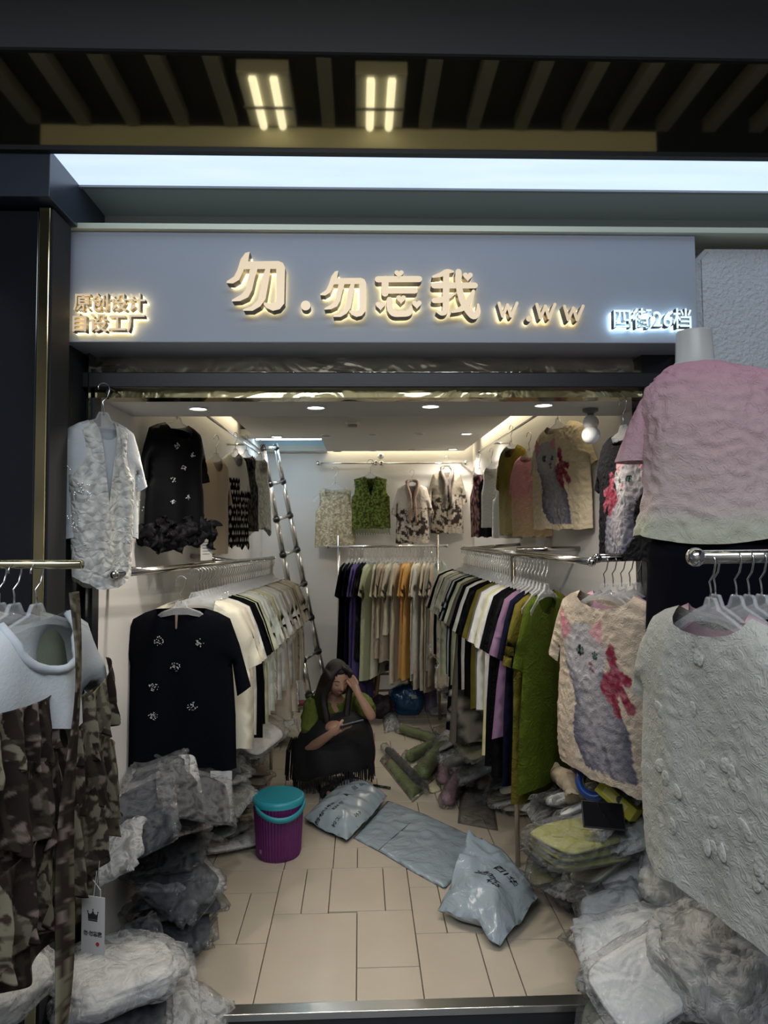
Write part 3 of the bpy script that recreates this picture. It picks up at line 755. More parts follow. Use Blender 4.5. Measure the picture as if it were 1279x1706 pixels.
def gems(parent, pts, sx, sz, r=.020, n=16, front=-.045, m=None, name='rhinestone_motif', dots=.0022):
    m = m or mat('rhinestone', (.75, .75, .78), .1, .6)
    for i, (x, z) in enumerate(pts):
        bm = bmesh.new(); rr = random.Random(i*7+3)
        for k in range(n):
            a = rr.uniform(0, 2*pi); q = r*rr.random()**.6
            mt = Matrix.Translation((x+q*cos(a), 0, z+q*sin(a)*.9))
            bmesh.ops.create_icosphere(bm, subdivisions=1, radius=dots*rr.uniform(.7, 1.4), matrix=mt)
        # rest on the cloth
        V = parent.data.vertices; best = min(V, key=lambda v: (v.co.x-x)**2+(v.co.z-z)**2+(0 if v.co.y < 0.05 else 1)+(v.co.y+.2)*.002)
        for v in bm.verts: v.co.y += best.co.y-.003
        obj(name, bm, m, parent)
# --- front left arm rack
def rods():
    pass
def arm_group_left():
    c = Vector((-.66, 1.48)); d = Vector((.04, .20)).normalized(); nrm = Vector((-d.y, d.x))   # nrm points left
    rz = math.atan2(d.y, d.x)
    def put(label, kind, col, fab, off, z, seed, along=0, cat='top', sc=1, hs=.82, hl=None, **ov):
        data = shp(kind, seed, **ov); me = garment_mesh('hanging_top', data, col, fab)
        o = bpy.data.objects.new('hanging_top', me); COL.objects.link(o); q = c+nrm*off+d*along
        o.location = (q.x, q.y, z); o.rotation_euler = (0, 0, rz); tag(o, label, cat)
        h = hanger((q.x, q.y, z+(.15-.022)*hs), rz, hl, None, w=.18, drop=.03); h.scale = (1, 1, hs)
        return o
    def plaid(x, z, sd):
        n1 = nz(x, z, sd, 38); n2 = nz(x+3, z, sd, 80)
        light = (int(sd*3.7) % 3 == 0) != (nz(x, z, sd*1.3, 6) > .12)
        c = mixc((.19, .165, .115), (.045, .03, .025), (n1+.6*n2-.10)*9) if light else mixc((.026, .018, .015), (.17, .13, .11), (n1+.5*n2-.22)*9)
        gx = min(abs((x*14+z*2) % 1-.5), abs((x*14+z*2+.2) % 1-.5)); gz = abs((z*12) % 1-.5)
        if gx < .05 or gz < .05: c = mixc(c, (.05, .042, .028), .6)
        return c
    o = put('white top with ruffled brown plaid and floral lower half on the front left rack', 'wide', pat_plain((.56, .58, .59), .03), F_KNIT, 0, 1.466, 3, L=.22, fold=.022, crink=.0015, cs=14, W=.205, hem=.215, sl=(.29, -.25), si=(.235, -.29), nd=.10, nw=.105, T=.045, arm=.19, waist=.21, hw=.012, hl='clear plastic hanger holding the white and plaid ruffled top')
    Vf = [v for v in o.data.vertices if v.co.y < .02]; nb_ = []
    for k in range(21):
        a_ = pi*k/20; x_ = -.105*cos(a_); z_ = -.10*sin(a_)**.8; bv = min(Vf, key=lambda v: (v.co.x-x_)**2+(v.co.z-z_)**2); nb_.append((x_, bv.co.y-.003, z_-.004))
    me_ = tube(nb_, .0085, 8); obj('neckband', me_, mat('white_rib', (.52, .55, .58), .85), o, True)
    # ruffled printed body
    rf = bmesh.new()
    fab = F_SILK
    def ruff(name, x0, x1, z0, z1, depth, amp, kx, yoff, seed, parent, tilt=0):
        n, m_ = 150, 100 if abs(z1-z0) > .3 else 46; vs = []; cols = []; fs = []
        for sgn in (1,):
            for j in range(m_+1):
                v = j/m_
                for i in range(n+1):
                    u = i/n; x = x0+(x1-x0)*u; z = z0+(z1-z0)*v + tilt*(u-.5) + .012*sin(u*13+seed)*v
                    y = yoff - depth*sin(pi*u)**.5 - amp*v**.7*(sin(u*kx+seed+1.2*nz(u*3, v*2, seed)))*1.0 - amp*.5*v*nz(u*9, v*3, seed+4)
                    vs.append((x+amp*.6*v*cos(u*kx+seed), y, z)); cols.append((*plaid(x*1.0+seed*.37, z, seed), 1))
        for j in range(m_):
            for i in range(n): a = j*(n+1)+i; fs.append((a, a+1, a+n+2, a+n+1))
        me = bpy.data.meshes.new(name); me.from_pydata(vs, [], fs)
        at = me.color_attributes.new('Col', 'FLOAT_COLOR', 'POINT'); at.data.foreach_set('color', np.array(cols, np.float32).ravel())
        me.materials.append(fab); me.shade_smooth()
        q = bpy.data.objects.new(name, me); COL.objects.link(q); q.parent = parent
        sd = q.modifiers.new('s', 'SOLIDIFY'); sd.thickness = .0015; return q
    ruff('ruffled_body', -.215, .225, -.18, -.66, .045, .016, 22, .0, 1, o)
    ruff('ruffled_body', -.215, .225, -.18, -.66, -.045, .014, 22, .0, 2, o)
    ruff('ruffle', -.21, .02, -.15, -.27, .055, .020, 34, -.012, 3, o, .0)
    ruff('ruffle', -.02, .24, -.17, -.30, .055, .022, 34, -.012, 5, o, .09)
    ruff('ruffle', -.20, .03, -.26, -.42, .055, .026, 22, -.016, 7, o, -.08)
    ruff('ruffle', .0, .25, -.27, -.44, .055, .026, 24, -.016, 9, o, -.12)
    ruff('ruffle', -.08, .25, -.38, -.56, .052, .028, 24, -.014, 11, o, .10)
    ruff('ruffle', -.23, .0, -.42, -.60, .052, .026, 24, -.014, 13, o, .05)
    # long neck tie
    me = bpy.data.meshes.new('neck_tie'); vs = []; cols = []; fs = []; n = 160
    for j in range(n+1):
        v = j/n; z = .05-.83*v; w = .016+.010*v; cx = -.005+.012*sin(v*5)-.045*v; tw = .5*sin(v*7)
        for i in range(4):
            u = i/3-.5; vs.append((cx+w*2*u*cos(tw), -.085-.008*sin(v*9)-.02*v+w*2*u*sin(tw)*.6, z-(.02*(1-abs(2*u)) if j == n else 0)))
            cols.append((*plaid(u*.1+.3, z, 2), 1))
    for j in range(n):
        for i in range(3): a = j*4+i; fs.append((a, a+1, a+5, a+4))
    me.from_pydata(vs, [], fs); at = me.color_attributes.new('Col', 'FLOAT_COLOR', 'POINT'); at.data.foreach_set('color', np.array(cols, np.float32).ravel())
    me.materials.append(fab); me.shade_smooth(); q = bpy.data.objects.new('neck_tie', me); COL.objects.link(q); q.parent = o
    q.modifiers.new('s', 'SOLIDIFY').thickness = .003
    # hang tags with a crown
    def crown_tag(loc, rzz, w, h):
        t = obj('hang_tag', box((-w/2, -.001, -h), (w/2, .001, 0)), mat('hang_tag_card', (.46, .44, .42), .5), o); t.location = loc; t.rotation_euler = (0, 0, rzz)
        bm = bmesh.new(); y0, y1 = -.0018, -.001; s = w*.2; cz = -h*.33
        add_prism(bm, [(-s, cz-s*.7), (s, cz-s*.7), (s*1.1, cz+s*.5), (s*.5, cz), (0, cz+s*.9), (-s*.5, cz), (-s*1.1, cz+s*.5)], y0, y1)
        add_prism(bm, [(-s, cz-s*1.0), (s, cz-s*1.0), (s, cz-s*.82), (-s, cz-s*.82)], y0, y1)
        for q_ in (-1.1, -.5, 0, .5, 1.1):
            zc = cz+s*(.5 if abs(q_) > 1 else 0.0 if q_ else .9)+s*.18; add_prism(bm, [(s*q_+s*.14*cos(a), zc+s*.14*sin(a)) for a in [k*pi/3 for k in range(6)]], y0, y1)
        obj('crown_print', bm, mat('tag_black', (.02, .02, .02), .6), t)
        cu = bpy.data.curves.new('tag_lettering', 'FONT'); cu.body = '勿·勿忘我'; cu.size = w*.19; cu.align_x = 'CENTER'; cu.offset = .0002; cu.extrude = .0003
        to = bpy.data.objects.new('tmp', cu); COL.objects.link(to); bpy.context.view_layer.update()
        me_ = bpy.data.meshes.new_from_object(to.evaluated_get(bpy.context.evaluated_depsgraph_get())); bpy.data.objects.remove(to)
        me_.transform(Matrix.Translation((0, -.0016, -h*.68)) @ Matrix.Rotation(R(90), 4, 'X')); link('tag_lettering', me_, mat('tag_black', (0, 0, 0)), t, False)
        bm = bmesh.new(); add_prism(bm, [(w*.22+w*.075*cos(a), -h*.82+w*.075*sin(a)) for a in [k*pi/6 for k in range(12)]], y0, y1)
        obj('red_seal', bm, mat('tag_red', (.35, .02, .03), .6), t)
        obj('string', tube([(0, 0, -.004), (.004, .004, .05)], .0008, 5), mat('tag_string', (.4, .4, .38), .7), t)
    crown_tag((.075, -.09, -.585), -.30-rz, .055, .115); crown_tag((.12, -.07, -.585), -.95-rz, .055, .115)
    # others on the same arm
    o2 = put('white tee at the far left edge in front of the plaid top', 'tee', pat_plain((.60, .64, .66), .03), F_KNIT, .19, 1.45, 5, along=-.42, hl='clear hanger of the white tee at the left picture edge')
    bl = [((.30, .33, .24), 'sage green top just behind the white and plaid top'), (C_BLACK, 'black top behind the sage green one on the front left rack'), ((.05, .045, .05), 'charcoal top mostly hidden on the front left rack'), (C_CREAM, 'cream top pressed between dark tops on the front left rack'), (C_BLACK, 'rearmost black top on the front left rack')]
    for i, (cc, lb) in enumerate(bl):
        put(lb, 'tee', pat_plain(cc), F_KNIT, .05+.034*i, 1.466, 20+i, res=.035, T=.012, hl='clear hanger holding the ' + lb.split(' on the')[0].split(' behind')[0].split(' just')[0] + ', front left rack', L=.60 if i else .56)
    t = empty('clothes_rail', (c.x, c.y, 1.466+.105+.004), (0, 0, rz+pi/2), 'chrome arm rail with clear hangers at the front left edge', 'clothes rail')
    obj('bar', tube([(-.10, 0, -.004), (.5, 0, -.004)], .009, 12), mat('brassy_bar', (.60, .55, .36), .12, 1), t, True)
    obj('wall_post', tube([(.46, 0, -.004), (.46, 0, -1.74)], .014, 12), M_gold, t, True)
arm_group_left()
# --- wall displayed garments
def wall_clothes():
    # white tee with beaded lace vest
    o = hang('hanging_top', 'white tee under a beaded cream lace vest hanging at upper left entrance', 'top', 'tee', pat_plain((.58, .61, .64), .03), F_KNIT, (86, 2.28), (250, 2.52), 702, 900, 11, L=.5, T=.035, hlabel='clear hanger on a black hook holding the white tee with lace vest')
    v = shp('vest', 12, L=.60, W=.19, hem=.17, sw=.15, nd=.30, T=.045, hdip=.05, hw=.004, res=.016)
    me = garment_mesh('lace_vest', v, pat_floral((.50, .50, .47), (.74, .73, .68), 30), F_LACEF)
    me.transform(Matrix.Diagonal((o['sx'], 1.15, .93, 1))); q = bpy.data.objects.new('lace_vest', me); COL.objects.link(q); q.parent = o; q.location = (0, -.004, .0)
    gems(q, [(-.09, -.08), (-.10, -.15), (-.08, -.24), (-.10, -.33), (-.07, -.42), (.10, -.10), (.09, -.2), (.10, -.28), (.07, -.38), (.05, -.47)], 1, 1, .035, 22, m=mat('bead', (.8, .8, .76), .15, .3), name='beading', dots=.002)
    # black satin blouse with ruffle hem
    o = hang('hanging_top', 'black satin blouse with silver ornaments and ruffled hem hanging high at left', 'blouse', 'tee', pat_plain((.004, .0045, .006), .05), F_SILK, (230, 2.95), (353, 3.30), 706, 893, 13, T=.05, fold=.016, hs=1.0, W=.20, hem=.215, sl=(.27, -.30), si=(.19, -.32), hlabel='clear hanger holding the black satin ruffle hem blouse')
    sx, sz = o['sx'], o['sz']; gems(o, [(-.055*sx, -.13*sz), (.06*sx, -.17*sz), (.0, -.245*sz), (-.075*sx, -.31*sz), (.04*sx, -.40*sz), (-.075*sx, -.43*sz)], 1, 1, .014, 12, dots=.0028)
    bm = bmesh.new(); rr = random.Random(4)
    for k in range(11):
        x = (-.21+.042*k)*sx; z = -.60*sz+rr.uniform(-.02, .02); y = -.035+rr.uniform(-.01, .01)
        m_ = Matrix.Translation((x, y, z)) @ Matrix.Rotation(rr.uniform(-.5, .5), 4, 'Y') @ Matrix.Diagonal((.036, .026, .062, 1))
        r_ = bmesh.ops.create_icosphere(bm, subdivisions=3, radius=1, matrix=m_)
        for v_ in r_['verts']: v_.co += Vector((nz(*v_.co, 45), nz(v_.co.x+3, v_.co.y, v_.co.z, 38)*1.6, nz(v_.co.x, v_.co.y, v_.co.z+4, 30)))*.03
    for k in range(9):
        x = (-.2+.05*k)*sx; m_ = Matrix.Translation((x, .035, -.60*sz)) @ Matrix.Diagonal((.035, .03, .05, 1)); bmesh.ops.create_icosphere(bm, subdivisions=2, radius=1, matrix=m_)
    obj('ruffle_hem', bm, mat('black_satin_cloth', (.005, .005, .007), .6, bump=.9, bscale=25, spec=.15), o, True)
    paper_tag(o, (.13, -.05, -.62*sz), 0, .07, .10)
    hang('hanging_top', 'sheer beige top with small bead flowers hanging behind the black satin blouse', 'top', 'tee', pat_plain(C_BEIGE, .1), F_SILK, (328, 3.85), (390, 4.12), 764, 925, 14, T=.03, res=.03)
    hang('hanging_top', 'white tee with black polka dot lower half hanging on the left wall rod', 'top', 'tee', (lambda f: lambda x, z, s: C_WHITE if (z > -.16 or (x > .02 and z > -.24)) else f(x, z, s))(pat_dots(p=.045)), F_KNIT, (362, 4.15), (420, 4.5), 756, 918, 15, T=.03, res=.013, hw=.02)
    hang('hanging_top', 'black open mesh sleeveless top hanging on the left wall rod', 'top', 'tank', pat_floral((.01, .01, .01), (.09, .085, .08), 60), F_LACEF, (388, 4.6), (431, 4.9), 757, 886, 16, T=.03, res=.02)
    hang('hanging_top', 'white net sleeveless top hanging farthest on the left wall rod', 'top', 'tank', pat_floral((.45, .48, .46), (.66, .68, .64), 40), F_LACEF, (416, 5.05), (450, 5.35), 762, 895, 17, T=.03, res=.02, hdip=-.06)
    # back wall four
    hang('hanging_top', 'cream lace sleeveless top hanging first from left on the back wall', 'top', 'tank', pat_floral((.42, .36, .24), (.68, .62, .47), 55), F_LACEF, (524, 6.66), (592, 6.66), 812, 912, 18, T=.02, res=.014, crink=.004, hs=1.5)
    g = hang('hanging_top', 'green crochet vest with fringe hanging on the back wall', 'vest', 'vest', pat_floral((.045, .06, .015), (.17, .22, .05), 50), F_LACEF, (584, 6.66), (650, 6.66), 793, 882, 19, T=.03, res=.014, crink=.004, hs=1.2)
    bm = bmesh.new()
    for k in range(30):
        x = (-.20+.40*k/29)*g['sx']; add_tube(bm, [(x, -.02, -.48*g['sz']), (x+.002, -.022, -.48*g['sz']-.07+.01*sin(k*3))], .0035, 5)
    obj('fringe', bm, mat('green_yarn', (.09, .12, .03), .9), g)
    for lx, rx, tp, bt, y, lab, ss, nm in ((651, 722, 806, 906, 6.6, 'beige blouse with brown floral ruffles and scarf collar on the back wall', 20, .03), (710, 778, 783, 890, 6.68, 'taupe blouse with black and white floral ruffles, rightmost on the back wall', 21, .05)):
        top_c = (.52, .47, .41) if ss == 20 else (.30, .27, .22)
        fl = pat_floral((.04, .03, .028), (.50, .45, .38), 22)
        b = hang('hanging_top', lab, 'blouse', 'tee', (lambda tc, fl: lambda x, z, s: (fl(x, z, s) if (z < -.24 or (abs(x) < .02 and s < 0)) else tc))(top_c, fl), F_SILK, (lx, y), (rx, y), tp, bt, ss, T=.035, res=.012, crink=.004, fold=.014, W=.21, vneck=True, nw=.05, nd=.16, sl=(.28, -.30), si=(.21, -.34), hs=1.0)
        bm = bmesh.new()
        for s_ in (-1, 1): add_tube(bm, catmull([(0, .02, .03), (s_*.045, 0, .02), (s_*.05, -.035, -.03), (s_*.02, -.06, -.13), (s_*.02, -.075, -.24), (s_*.035, -.07, -.36)], 4), [.012, .014, .016, .018, .018, .018]*4+[.012], 6)
        obj('scarf_collar', bm, mat('floral_scarf' + str(ss), (.30, .20, .15) if ss == 20 else (.12, .10, .09), .7, var=.7, vscale=60), b, True)
    # right wall
    hang('hanging_top', 'black shoulder top with floral camisole hanging farthest on the right wall rod', 'top', 'straps', (lambda fl: lambda x, z, s: fl(x, z, s) if x < .03 else C_BLACK)(pat_floral((.04, .02, .03), (.40, .22, .20), 30)), F_SILK, (782, 5.5), (816, 5.2), 786, 896, 22, T=.03, res=.02)
    hang('hanging_top', 'white sleeveless top with frilled neck on the right wall rod', 'top', 'tank', pat_plain(C_WHITE), F_CRINKLE, (800, 5.2), (838, 4.95), 777, 880, 23, T=.03, res=.025)
    hang('hanging_top', 'plain white camisole below the olive top on the right wall rod', 'top', 'straps', pat_plain(C_WHITE), F_SILK, (818, 4.95), (866, 4.6), 800, 898, 24, T=.03, res=.025)
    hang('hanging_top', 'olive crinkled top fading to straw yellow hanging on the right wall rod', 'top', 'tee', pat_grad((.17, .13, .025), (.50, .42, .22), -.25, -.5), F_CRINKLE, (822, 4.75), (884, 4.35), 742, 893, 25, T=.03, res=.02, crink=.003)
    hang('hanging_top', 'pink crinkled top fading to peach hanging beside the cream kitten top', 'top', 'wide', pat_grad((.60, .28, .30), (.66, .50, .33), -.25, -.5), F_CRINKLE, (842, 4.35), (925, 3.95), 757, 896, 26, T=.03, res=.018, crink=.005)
    W_, L_ = .25, .60
    hang('hanging_top', 'cream crinkled top printed with a kitten and pink bow hanging on the right wall', 'top', 'wide', pat_cat((.66, .56, .40), W_, L_, u1=1.0, v0=.0), F_CRINKLE, (880, 3.85), (988, 3.2), 706, 884, 27, T=.03, res=.0075, bres=.03, crink=.005, sl=(.28, -.24), si=(.25, -.28))
    hang('hanging_top', 'black crinkled top printed with a kitten and pink bow hanging at the right entrance', 'top', 'wide', pat_cat((.012, .012, .014), W_, L_, flip=True, v0=.08, u1=1.05), F_CRINKLE, (985, 2.70), (1100, 2.34), 722, 935, 28, T=.03, res=.0075, bres=.03, crink=.005, sl=(.28, -.24), si=(.25, -.28))
    for lab, x, pts in (('left', 1, None),):
        pass
wall_clothes()
def _x(): pass
def rail(name_label, A, B, r=.0125, posts=(), ends=True, m=None, caps=.016):
    t = empty('clothes_rail', A, (0, 0, 0), name_label, 'clothes rail'); A = Vector(A); B = Vector(B)
    obj('bar', tube([(0, 0, 0), B-A], r, 14), m or M_rail, t, True)
    for p in posts:
        obj('post', tube([Vector(p[0])-A, Vector(p[1])-A], r, 12), m or M_rail, t, True)
    if ends:
        for q in ((0, 0, 0), tuple(B-A)):
            bm = bmesh.new(); bmesh.ops.create_uvsphere(bm, u_segments=14, v_segments=8, radius=caps, matrix=Matrix.Translation(q)); obj('end_cap', bm, m or M_rail, t, True)
    return t
def wall_rods():
    a = P(367, 703, 4.0); b = P(440, 758, 5.75)
    rail('thin chrome rod high on the left wall', (-.80, 3.0, 2.235), (-.80, 5.6, 2.235), .007, [((-.80, 3.5, 2.235), (XL, 3.5, 2.235)), ((-.80, 5.0, 2.235), (XL, 5.0, 2.235))], True, M_chrome, .011)
    rail('thin chrome rod high on the right wall', (.965, 3.2, 2.25), (.965, 5.7, 2.25), .007, [((.965, 3.7, 2.25), (XR, 3.7, 2.25)), ((.965, 5.1, 2.25), (XR, 5.1, 2.25))], True, M_chrome, .011)
    for x0, x1, lb in ((530, 626, 'left of two chrome rods on the back wall'), (635, 776, 'right of two chrome rods on the back wall')):
        a = P(x0, 772, 6.66); b = P(x1, 769, 6.66)
        rail(lb, (a.x, a.y, a.z), (b.x, a.y, a.z), .008, [((a.x+.02, a.y, a.z), (a.x+.02, YB, a.z)), ((b.x-.02, a.y, a.z), (b.x-.02, YB, a.z))], True, M_chrome, .024)
    # little spotlight / fitting between the rods
    p = P(634, 760, 6.74); t = empty('wall_fitting', p, (0, 0, 0), 'small grey round fitting on the back wall between the rods', 'fitting')
    obj('knob', lathe([(.03, 0), (.03, .012), (.02, .03), (.001, .034)], 16), M_steel, t, True).rotation_euler = (R(90), 0, 0)
    # hook for the white set at the gate
    p = P(180, 655, 2.42)
    t = empty('wall_hook', p, (0, 0, 0), 'black hook at the upper left of the entrance', 'hook')
    obj('hook', tube([(0, .10, .02), (0, 0, .02), (0, -.01, 0), (0, -.0, -.02)], .004, 8), M_blackm, t, True)
wall_rods()
# --- the long rails
CN = {C_WHITE: 'white', C_CREAM: 'cream', C_IVORY: 'ivory', C_PALEGREEN: 'pale green', C_BLACK: 'black', C_NAVY: 'navy', C_PINK: 'pink', C_GREEN: 'moss green', C_OLIVE: 'olive', C_MINT: 'mint',
      C_YELLOW: 'pale yellow', C_PEACH: 'peach orange', C_APRICOT: 'apricot', C_PURPLE: 'violet', C_GREY: 'grey', C_BEIGE: 'beige', C_LILAC: 'lilac', C_GREYBROWN: 'grey brown', C_SKY: 'pale blue'}
def fill_rail(A, B, seq, where, end, rzb=0, spacing=None, zdrop=SHZ, res=.036, face=1, jit=.10, group=None, hs=1.0, Ldef=.60, dropx=0):
    """seq: list of (colour, kind, fabric, length, pattern)"""
    A = Vector(A); B = Vector(B); n = len(seq); cnt = {}; prev = None
    names = []
    for c, kind, fab, L, pt in seq: names.append(CN[c] + (' dotted' if pt == 'dots' else ' patterned' if pt == 'floral' else ' speckled' if pt == 'sequin' else ''))
    tot = {nm: names.count(nm) for nm in names}
    for i, (c, kind, fab, L, pt) in enumerate(seq):
        t = (i+.5)/n; p = A.lerp(B, t); rr = random.Random(i*13+int(abs(A.x)*100))
        sd = 30+(i % 4)
        over = dict(res=res, T=.011, L=L, fold=.010, crink=.004 if fab in (F_CRINKLE, F_SHEER) else 0)
        if kind == 'tee': over.update(sl=(.27, -.27), si=(.205, -.30))
        data = shp(kind, sd, **over)
        col = pat_dots() if pt == 'dots' else pat_floral((.03, .03, .028), (.22, .2, .16), 16) if pt == 'floral' else pat_floral((.01, .01, .012), (.07, .06, .07), 60, .3) if pt == 'sequin' else pat_plain(c, .05)
        me = garment_mesh('hanging_top', data, col, fab)
        o = bpy.data.objects.new('hanging_top', me); COL.objects.link(o)
        nm = names[i]; cnt[nm] = cnt.get(nm, 0)+1
        o.location = (p.x, p.y, p.z+.006+zdrop*hs*1.0); rz = (rzb(t) if callable(rzb) else rzb)+rr.uniform(-jit, jit); o.rotation_euler = (0, rr.uniform(-.03, .03), rz)
        k = ORD[cnt[nm]-1] if cnt[nm] <= 20 else 'last'
        which = (k + ' ' + nm) if tot[nm] > 1 else ('only ' + nm)
        lb = '%s top from the %s of the %s' % (which, end, where)
        tag(o, lb, 'top', group)
        h = hanger((p.x, p.y, p.z+.006+zdrop*hs+.15*hs-.022*hs+.004), rz, ' '.join(('hanger holding the ' + lb).split()[:16]), None, w=.155); h.scale = (1, 1, hs)
Tn, Lg = 'tee', 'long'
K = F_KNIT; SLK = F_SILK; CRK = F_CRINKLE
railL_A, railL_B = P(190, 957, 2.35), P(455, 929, 5.0)
rail('long chrome rail of tops along the left wall', railL_A, railL_B, .0125, [((railL_B.x-.01, railL_B.y-.03, railL_B.z), (railL_B.x-.01, railL_B.y-.03, 0)), (tuple(railL_A.lerp(railL_B, .12)), (XL, railL_A.lerp(railL_B, .12).y, railL_A.z)), (tuple(railL_A.lerp(railL_B, .6)), (XL, railL_A.lerp(railL_B, .6).y, railL_A.z))])
def tee_front():
    o = hang('hanging_top', 'black tee with rhinestone flower motifs at the near end of the left long rail', 'tee', 'tee', pat_plain((.003, .0035, .006), .05), F_KNIT, (186, 2.92), (417, 2.90), 1014, 1282, 41, T=.028, W=.215, hem=.225, nw=.10, nd=.045, nb=.0, sl=(.278, -.30), si=(.225, -.335), sw=.195, res=.02, hlabel='clear hanger of the black rhinestone tee')
    sx, sz = o['sx'], o['sz']
    def at_(px, py):
        p = P(px, py, 2.88); l = Matrix.Rotation(-o.rotation_euler.z, 3, 'Z') @ (p-Vector(o.location)); return (l.x, l.z)
    gems(o, [at_(264, 1068), at_(331, 1071), at_(292, 1111), at_(256, 1144), at_(320, 1177), at_(256, 1193)], 1, 1, .020, 26, dots=.0021)
    x, z = at_(294, 1042); bm = bmesh.new(); add_prism(bm, [(x-.004, z+.045), (x+.006, z+.045), (x+.003, z-.01), (x, z-.014), (x-.003, z-.01)], -.036, -.033); obj('keyhole_slit', bm, mat('slit_skin', (.25, .17, .14), .8), o)
    paper_tag(o, (at_(368, 1285)[0], -.02, at_(368, 1285)[1]), 0, .085, .13, 6)
tee_front()
hooksA = P(322, 944, 3.0)
W4, PG, IV, CR, BK, MT, YL, BG, SK = C_WHITE, C_PALEGREEN, C_IVORY, C_CREAM, C_BLACK, C_MINT, C_YELLOW, C_BEIGE, C_SKY
seqL = [(IV, Tn, K, .62, 0), (W4, Tn, K, .60, 0), (CR, Tn, K, .62, 0), (IV, Tn, SLK, .64, 0), (W4, Tn, K, .60, 0), (BK, Tn, K, .64, 0), (BK, Tn, SLK, .60, 0), (PG, Tn, K, .58, 0), (BK, Tn, K, .60, 0), (PG, Tn, SLK, .62, 0), (W4, Tn, K, .60, 0), (SK, Tn, K, .58, 0), (MT, Tn, K, .60, 0), (W4, Tn, CRK, .56, 0), (YL, Tn, K, .58, 0), (PG, Tn, K, .6, 0), (YL, Tn, K, .58, 0),
        (W4, Tn, K, .60, 0), (BK, Tn, K, .60, 0), (MT, Tn, K, .56, 0), (W4, Tn, K, .56, 0), (SK, Tn, K, .56, 0), (W4, Tn, SLK, .60, 0), (BG, Lg, SLK, .78, 0), (CR, Tn, K, .60, 0), (W4, Tn, K, .60, 0), (CR, Tn, SLK, .62, 0), (BG, Tn, K, .66, 0), (CR, Lg, SLK, .78, 0), (IV, Tn, K, .60, 0), (CR, Tn, K, .64, 0), (BK, Tn, SLK, .70, 'floral'), (CR, Tn, SLK, .62, 0), (BG, Tn, CRK, .64, 0), (CR, Tn, SLK, .66, 0), (IV, Tn, K, .6, 0), (CR, Tn, CRK, .62, 0), (BG, Tn, SLK, .6, 0)]
fill_rail(hooksA, railL_B.lerp(railL_A, .015), seqL, 'left long rail', 'near end', lambda t: R(-12)*t)
railR_A, railR_B = P(985, 936, 2.35), P(770, 913, 5.1)
pm = railR_A.lerp(railR_B, .42)
rail('long chrome rail of tops along the right wall', railR_A, railR_B, .0125, [(tuple(pm), (pm.x, pm.y, 0)), ((pm.x+.02, pm.y, pm.z+.02), (XR, pm.y, pm.z+.02)), (tuple(railR_A.lerp(railR_B, .9)), (XR, railR_A.lerp(railR_B, .9).y, railR_A.z))])
seqR = [(C_GREEN, Lg, CRK, .76, 0), (C_OLIVE, Lg, CRK, .82, 0), (BK, Lg, K, .72, 0), (C_NAVY, Lg, K, .80, 0), (C_LILAC, Lg, SLK, .62, 0), (BK, Lg, SLK, .80, 0), (BK, Lg, F_LACEF, .78, 0), (BK, Lg, K, .8, 0), (W4, Tn, SLK, .3+.3, 0), (YL, Lg, K, .78, 0), (W4, Tn, K, .60, 0), (C_GREY, Tn, K, .62, 0), (C_OLIVE, Tn, SLK, .62, 0), (BK, Tn, K, .62, 0), (BK, Tn, SLK, .6, 0), (PG, Tn, K, .6, 0), (W4, Tn, K, .58, 0), (BK, Tn, K, .6, 0),
        (C_GREYBROWN, Lg, SLK, .9, 'floral'), (C_GREYBROWN, Lg, SLK, .92, 0), (PG, Tn, K, .62, 0), (BK, Lg, K, .88, 'dots'), (BK, Tn, K, .6, 0), (SK, Tn, K, .6, 0), (BK, Tn, K, .6, 0), (W4, Tn, K, .58, 0), (CR, Tn, SLK, .7, 0), (W4, Tn, CRK, .6, 0), (PG, Tn, K, .66, 0), (W4, Tn, K, .6, 0), (BK, Tn, K, .6, 0), (IV, Tn, CRK, .62, 0), (PG, Tn, K, .6, 0), (W4, Tn, K, .6, 0), (PG, Tn, K, .6, 0), (BK, Tn, K, .6, 0), (W4, Tn, F_SHEER, .6, 0)]
fill_rail(P(912, 929, 2.92), railR_B.lerp(railR_A, .015), seqR, 'right long rail', 'near end', lambda t: R(48)*max(0, 1-t*1.6))
